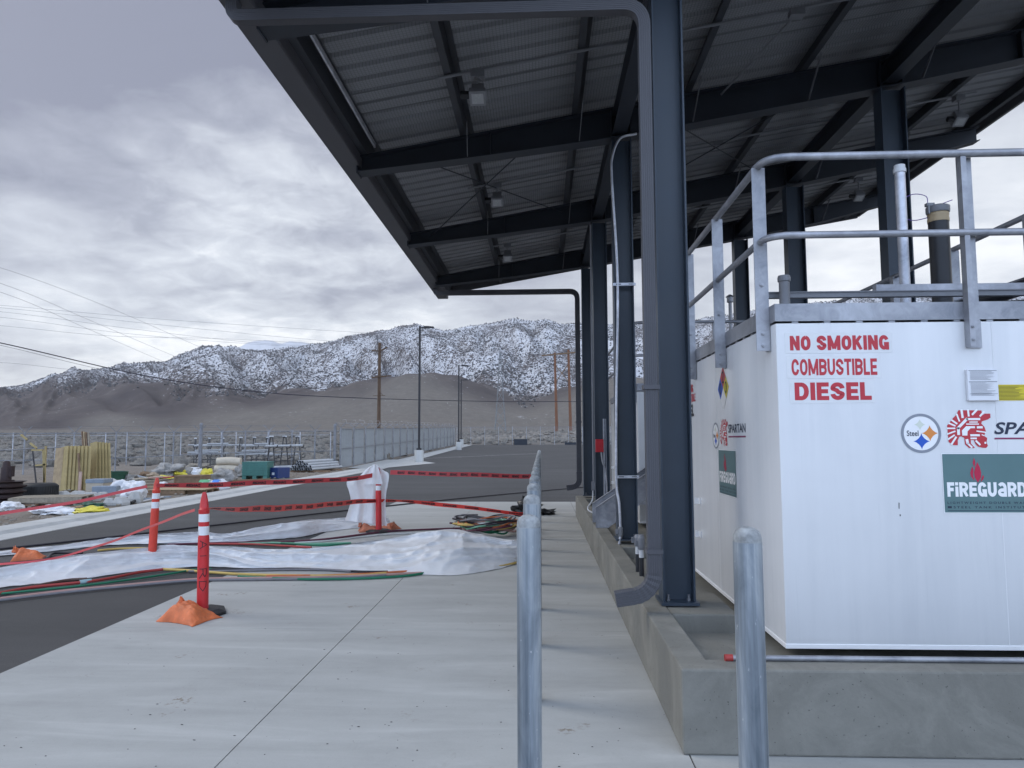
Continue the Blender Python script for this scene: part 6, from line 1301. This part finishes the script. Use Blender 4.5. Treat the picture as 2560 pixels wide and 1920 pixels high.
# green bulk bin
c, w, h = rng(C_, 668, 1045, 662, 935); t = thing('plastic_bin', 'teal green ribbed plastic bulk bin with feet', 'bin', c); M = rotz(c, .10); d = 1.0; m = MB(); m.box(-w / 2, w / 2, 0, d, .13, h, M=M); m.build('bin_wall', 'gbin', t, bevel=.012)
m = MB()
for i in range(6): z = .17 + (h - .2) * i / 5; m.box(-w / 2 - .02, w / 2 + .02, -.022, -.001, z, z + .03, M=M); m.box(w / 2 + .001, w / 2 + .02, 0, d, z, z + .03, M=M)
for i in range(8): x = -w / 2 + .01 + (w - .04) * i / 7; m.box(x, x + .022, -.018, -.0012, .15, h - .01, M=M)
m.build('ribs', 'gbin', t)
for x in (-w / 2, -.08, w / 2 - .16):
    m = MB(); m.box(x, x + .16, 0, d, .002, .129, M=M); m.build('foot', 'gbin', t)
c, w, h = rng(C_, 1060, 1228, 755, 925); t = thing('blue_box', 'dark blue box with a white label beside the teal green bin', 'box', c); M = rotz(c + Vector((0, 0, 0)), -.35); m = MB(); m.box(-w / 2, w / 2 + .06, 0, .75, .002, h, M=M); m.build('box_body', 'bbox', t, bevel=.01); m = MB(); m.box(-.04, .10, -.004, -.0005, h * .33, h * .56, M=M); m.build('label', 'paper', t)
c, w, h = rng(C_, 640, 1100, 940, 975); m = MB(); a = foot(C_(520, 985)); b_ = foot(C_(1110, 960)); m.bar(a + Vector((0, 0, .05)), b_ + Vector((0, 0, .05)), .1, .09); one('timber_beam', m, 'brownw', 'long brown timber lying in front of the teal bin', 'beam')
# pyramid of plastic pipes
c, w, h = rng(C_, 1412, 1800, 665, 832); r = .068; k = 0
for row, n in enumerate((8, 7, 5, 3)):
    for i in range(n):
        x = c.x - w / 2 + r * 1.05 + i * r * 2.12 + row * r * 1.06 + (.06 if row > 1 else 0); z = .10 + r + row * r * 1.82; L = 3.0 + .12 * ((i * 7 + row * 3) % 5); y0 = c.y + .05 * ((i * 3 + row) % 4); t = thing('plastic_pipe', f'{ORD[i]} pipe from the left in the {("bottom", "second", "third", "top")[row]} row of the pipe pyramid', 'pipe', (x, y0, z), 'pyramid of plastic pipes by the gate post')
        m = MB(); m.tube([(x, y0, z), (x + .55, y0 + L, z)], r, 14, cap=False); m.tube([(x, y0, z), (x + .55, y0 + L, z)], r * .84, 14, cap=False); m.build('pipe_wall', 'pvc', t, smooth=50)
        m = MB(); m.lathe([(r * .83, 0), (r * .83, .01)], (x + .02, y0 + .12, z), 12, M=Matrix.Rotation(R(90), 3, 'X')); m.build('dark_bore', 'pvcin', t)
for yy in (.3, 2.4):
    m = MB(); m.box(c.x - w / 2 - .05, c.x + w / 2 + .7, c.y + yy, c.y + yy + .12, .002, .098); one('timber_skid', m, 'brownw', ('front' if yy < 1 else 'rear') + ' timber skid under the pyramid of plastic pipes', 'timber')
# A-frame pipe racks and the pipes on them
def rack(c, yaw, nfr, sp, hgt, label):
    t = thing('pipe_rack', label, 'rack', c, 'steel pipe racks in the yard'); M = rotz(c, yaw)
    for k in range(nfr):
        x = (k - (nfr - 1) / 2) * sp; m = MB()
        for s_ in (-1, 1):
            m.tube([M @ Vector((x, .50 * s_, 0)), M @ Vector((x, .13 * s_, hgt))], .034, 6)
            for z, ln in ((hgt * .36, .46), (hgt * .66, .42)):
                y0 = .50 - .37 * z / hgt; m.tube([M @ Vector((x, s_ * y0, z)), M @ Vector((x, s_ * (y0 + ln), z + .07)), M @ Vector((x, s_ * (y0 + ln + .02), z + .20))], .03, 6)
        m.tube([M @ Vector((x, -.13, hgt)), M @ Vector((x, .13, hgt))], .034, 6); m.tube([M @ Vector((x, -.40, hgt * .3)), M @ Vector((x, .40, hgt * .3))], .02, 6); m.build('a_frame', 'rack', t)
    L = (nfr - 1) * sp / 2
    for y, z in ((-.13, hgt + .02), (.13, hgt + .02), (-.40, hgt * .28), (.40, hgt * .28)):
        m = MB(); m.tube([M @ Vector((-L, y, z)), M @ Vector((L, y, z))], .02, 6); m.build('tie_bar', 'rack', t)
    for k in range(nfr):
        for y in (-.13, .13):
            m = MB(); p = M @ Vector(((k - (nfr - 1) / 2) * sp, y, hgt + .045)); m.box(p.x - .045, p.x + .045, p.y - .045, p.y + .045, p.z - .03, p.z + .04); m.build('end_cap', 'gwhite', t)
    return M
RK = [(foot(B_(1450, 760)) + Vector((0, .6, 0)), .62, 'left'), (foot(C_(760, 770)) + Vector((0, .8, 0)), .72, 'middle'), (foot(C_(1310, 800)) + Vector((-.2, .7, 0)), .85, 'right')]
for ri, (c, yaw, nm) in enumerate(RK):
    M = rack(c, yaw, 3, .78, 1.72 + .04 * ri, f'{nm} of three dark steel A-frame pipe racks by the fence')
    spec = ((-.62, .75, 1.9, .05), (-.60, .75, 1.4, .055), (-.72, .73, 2.0, .05), (-.66, 1.27, 2.1, .06), (.62, .75, 2.0, .055), (.66, 1.27, 1.8, .05), (-.50, .84, 1.3, .05), (-.66, .86, 1.7, .05), (-.56, .95, 1.5, .05), (.72, .75, 1.7, .05), (-.70, 1.36, 1.2, .05)) if ri < 2 else ((-.60, 1.27, 2.2, .06), (.62, .75, 2.0, .055), (-.55, .10, 2.6, .06), (-.68, .09, 2.5, .055))
    for k, (y, z, L, r) in enumerate(spec):
        dx = (-.35, .2, -.1, .1, .3, -.2, -.6, -.45, -.15, .1, .35)[k]; a, b_ = M @ Vector((dx - L / 2, y, z + r + .02 * (k % 3))), M @ Vector((dx + L / 2, y + .04, z + r + .02 * (k % 3) + .02)); t = thing('plastic_pipe', f'{("front low", "second low", "third low", "front high", "rear low", "rear high", "short low", "stacked", "topmost stacked", "outer rear low", "short high")[k] if ri < 2 else ("front high", "rear low", "ground", "second ground")[k]} grey pipe on the {nm} pipe rack', 'pipe', a, 'pipes lying on the pipe racks')
        m = MB(); m.tube([a, b_], r, 12, cap=False); m.tube([a, b_], r * .85, 12, cap=False); m.build('pipe_wall', 'pvc', t, smooth=50)
        m = MB(); d = (b_ - a).normalized(); m.tube([a + d * .05, a + d * .07], r * .845, 12); m.build('dark_bore', 'pvcin', t)

for i, (x0, y0, x1, y1) in enumerate(((1095, 745, 1480, 690), (1120, 752, 1500, 715), (1080, 770, 1420, 735))):
    a, b_ = foot(C_(x0, y0 + 30)), foot(C_(x1, y1 + 22)); b_.y = a.y + .9; m = MB(); m.tube([a + Vector((0, .3 * i, .08)), b_ + Vector((0, .3 * i, .10))], .05, 10); one('ground_pipe', m, 'pvc', ('nearest', 'middle', 'rear')[i] + ' of three pale pipes lying on the ground behind the blue box', 'pipe', 'pale pipes on the ground behind the blue box', smooth=50)
for lab, f, x0, x1, y0, y1, mt, sd, nm, cat, dy in (('dark grey crumpled sheet by the green tub', B_, 60, 230, 880, 1000, 'tarpg', 41, 'grey_sheet', 'sheet', .3), ('low heap of tan debris beside the loose lumber', B_, 430, 600, 850, 960, 'card', 43, 'debris_heap', 'heap', .4), ('small white rag on the lumber pile', B_, 640, 760, 1010, 1060, 'cloth', 45, 'rag', 'rag', .2), ('brown bundle left of the tarped heap', B_, 330, 480, 830, 905, 'brownw', 47, 'bundle', 'bundle', .3), ('grey lump behind the teal green bin', C_, 600, 700, 640, 760, 'tarpg', 49, 'bundle', 'bundle', .4), ('dark brown clump of debris under the pipe racks at the left', B_, 1120, 1500, 690, 770, 'plank', 51, 'debris_heap', 'heap', .6), ('tan low heap under the middle pipe rack', C_, 330, 620, 690, 760, 'beige', 53, 'debris_heap', 'heap', .4), ('dark scrap lying in front of the pier blocks', A_, 1250, 1640, 1180, 1250, 'gtub', 55, 'scrap', 'scrap', .25)):
    cloth(lab, f, x0, x1, y0, y1, mt, sd, nm, cat, dy, .5)
for i, (x0, y0, x1, y1, mt, lab) in enumerate(((1060, 1300, 1380, 1250, 'brownw', 'short brown board in front of the middle pier block'), (1120, 1280, 1360, 1265, 'ply', 'pale board beside the short brown one by the kerb'), (200, 1240, 620, 1235, 'brownw', 'dark board under the front edge of the weathered pallet'), (1960, 1230, 2200, 1190, 'plank', 'grey board poking out beside the front pier block'))):
    a, b_ = foot(A_(x0, y0)), foot(A_(x1, y1)); m = MB(); m.bar(a + Vector((0, 0, .03)), b_ + Vector((0, 0, .04)), .12, .035); one('timber_board', m, mt, lab, 'board')
# ------------------------------------------------------------------ vegetation and stones
def clump(m, c, r, rnd, n, up=1.0):
    for k in range(n):
        th = rnd.uniform(0, 6.283); ph = math.acos(rnd.uniform(-.1, 1)); rr = r * rnd.uniform(.45, 1.0); d = Vector((math.cos(th) * math.sin(ph), math.sin(th) * math.sin(ph), math.cos(ph) * up)); p = c + d * rr
        t = Vector((rnd.uniform(-1, 1), rnd.uniform(-1, 1), rnd.uniform(-.3, 1))).normalized(); s_ = r * rnd.uniform(.13, .30); u = t * s_; w = d.cross(t); w = (w.normalized() if w.length > .01 else Vector((1, 0, 0))) * s_ * .55
        m.add([p - u * .5 - w, p + u * .5 - w * .4, p + u, p + u * .2 + w], [(0, 1, 2, 3)])
rnd = random.Random(21); m = MB(); cnt = 0
while cnt < 2300:
    y = 43 * (9 ** rnd.random()); px = rnd.uniform(-150, 1700) if rnd.random() < .85 else rnd.uniform(1700, 3000); x = (px - 1352) / FPX * y
    if -11.6 < x and y < 94: continue
    z, _, _ = mountain_z(px, y); r = rnd.uniform(.22, .6) * (1 + y / 500); m.blob((x, y, z + r * .1), (r, r, r * rnd.uniform(.55, .8)), cnt, .55, 2.4, 9, 6, 0, r * .2)
    clump(m, Vector((x, y, z)), r * 1.02, rnd, 12 if y < 130 else 5, .75); cnt += 1
o = m.build('sagebrush', 'sage', loc=(0, 0, 0), smooth=75); tag(o, 'grey brown sagebrush scrub covering the plain beyond the fences', 'sagebrush', None, 'stuff')
rnd = random.Random(5); m = MB(); cnt = 0
while cnt < 26000:
    px = rnd.uniform(-120, 2620); y = rnd.uniform(1150, 2620); z, hl, q = mountain_z(px, y); s_, t_ = cover(px, y, z, hl, q); x = (px - 1352) / FPX * y
    den = noise.noise(Vector((x * .006, y * .006, 1))) * .6 + .75
    if rnd.random() > (.12 + 1.5 * s_) * den * (1.25 if q > .8 else 1) or s_ < .14: continue
    r = rnd.uniform(1.0, 2.7) * (1.25 if rnd.random() < .12 else 1); h = r * rnd.uniform(1.1, 1.9); a = rnd.uniform(0, 6.28)
    b_ = [Vector((x + r * math.cos(a + k * 1.2566) * rnd.uniform(.7, 1.2), y + r * math.sin(a + k * 1.2566) * rnd.uniform(.7, 1.2), z + h * rnd.uniform(.2, .45))) for k in range(5)]
    m.add(b_ + [Vector((x, y, z - 1)), Vector((x + rnd.uniform(-.6, .6), y, z + h))], [(k, (k + 1) % 5, 6) for k in range(5)] + [((k + 1) % 5, k, 5) for k in range(5)]); cnt += 1
o = m.build('juniper_scrub', 'juniper', loc=(0, 0, 0)); tag(o, 'dark juniper scrub dotting the snowy mountain slopes', 'scrub', None, 'stuff')
rnd = random.Random(9); m = MB()
for i in range(380):
    px = rnd.uniform(1180, 1640); y = rnd.uniform(118, 150); x = (px - 1352) / FPX * y; r = rnd.uniform(.25, .85); z = plain_z(y) + 1.0 * sstep(118, 140, y) * rnd.uniform(.2, 1.3) * sstep(1180, 1400, px); m.blob((x, y, z), (r, r * .8, r * .65), i, .5, 1.5, 7, 5)
o = m.build('rock_bank', 'rocks', loc=(0, 0, 0)); tag(o, 'bank of pale brown rocks beyond the far fence', 'rocks', None, 'stuff')
rnd = random.Random(31); m = MB()
for i in range(900):
    y = 13 + 25 * rnd.random() ** 1.4; x = -10.3 - abs(rnd.gauss(0, 5)); r = rnd.uniform(.015, .07); m.blob((x, y, r * .3), (r, r * rnd.uniform(.6, 1), r * .6), i, .5, 1.5, 6, 4)
o = m.build('yard_stones', 'rocks', loc=(0, 0, 0)); tag(o, 'loose stones scattered over the dirt yard', 'stones', None, 'stuff')
rnd = random.Random(33); m = MB()
for i in range(110):
    q = at(rnd.uniform(0, 1600), 1520 + 400 * rnd.random(), z=0); 
    if not (-3.8 < q.x < .7): continue
    r = rnd.uniform(.001, .0042); m.blob((q.x, q.y, r * .35), (r * rnd.uniform(1, 2.5), r, r * .6), i, .5, 1.5, 6, 4)
o = m.build('pad_grit', 'hblk', loc=(0, 0, 0)); tag(o, 'small dark crumbs of grit on the concrete pad', 'grit', None, 'stuff')

# ------------------------------------------------------------------ thin valley haze
mb = MB(); mb.box(-4200, 4200, -3600, 3400, -3, 620); hz = mb.build('haze', 'rubber', loc=(0, 0, 0)); hz['kind'] = 'stuff'
hm = bpy.data.materials.new('haze'); hm.use_nodes = True; hm.node_tree.nodes.clear()
pv = hm.node_tree.nodes.new('ShaderNodeVolumePrincipled'); pv.inputs['Color'].default_value = (.88, .90, .96, 1); pv.inputs['Density'].default_value = HAZE; pv.inputs['Anisotropy'].default_value = .2
ho = hm.node_tree.nodes.new('ShaderNodeOutputMaterial'); hm.node_tree.links.new(pv.outputs[0], ho.inputs['Volume']); hz.data.materials[0] = hm
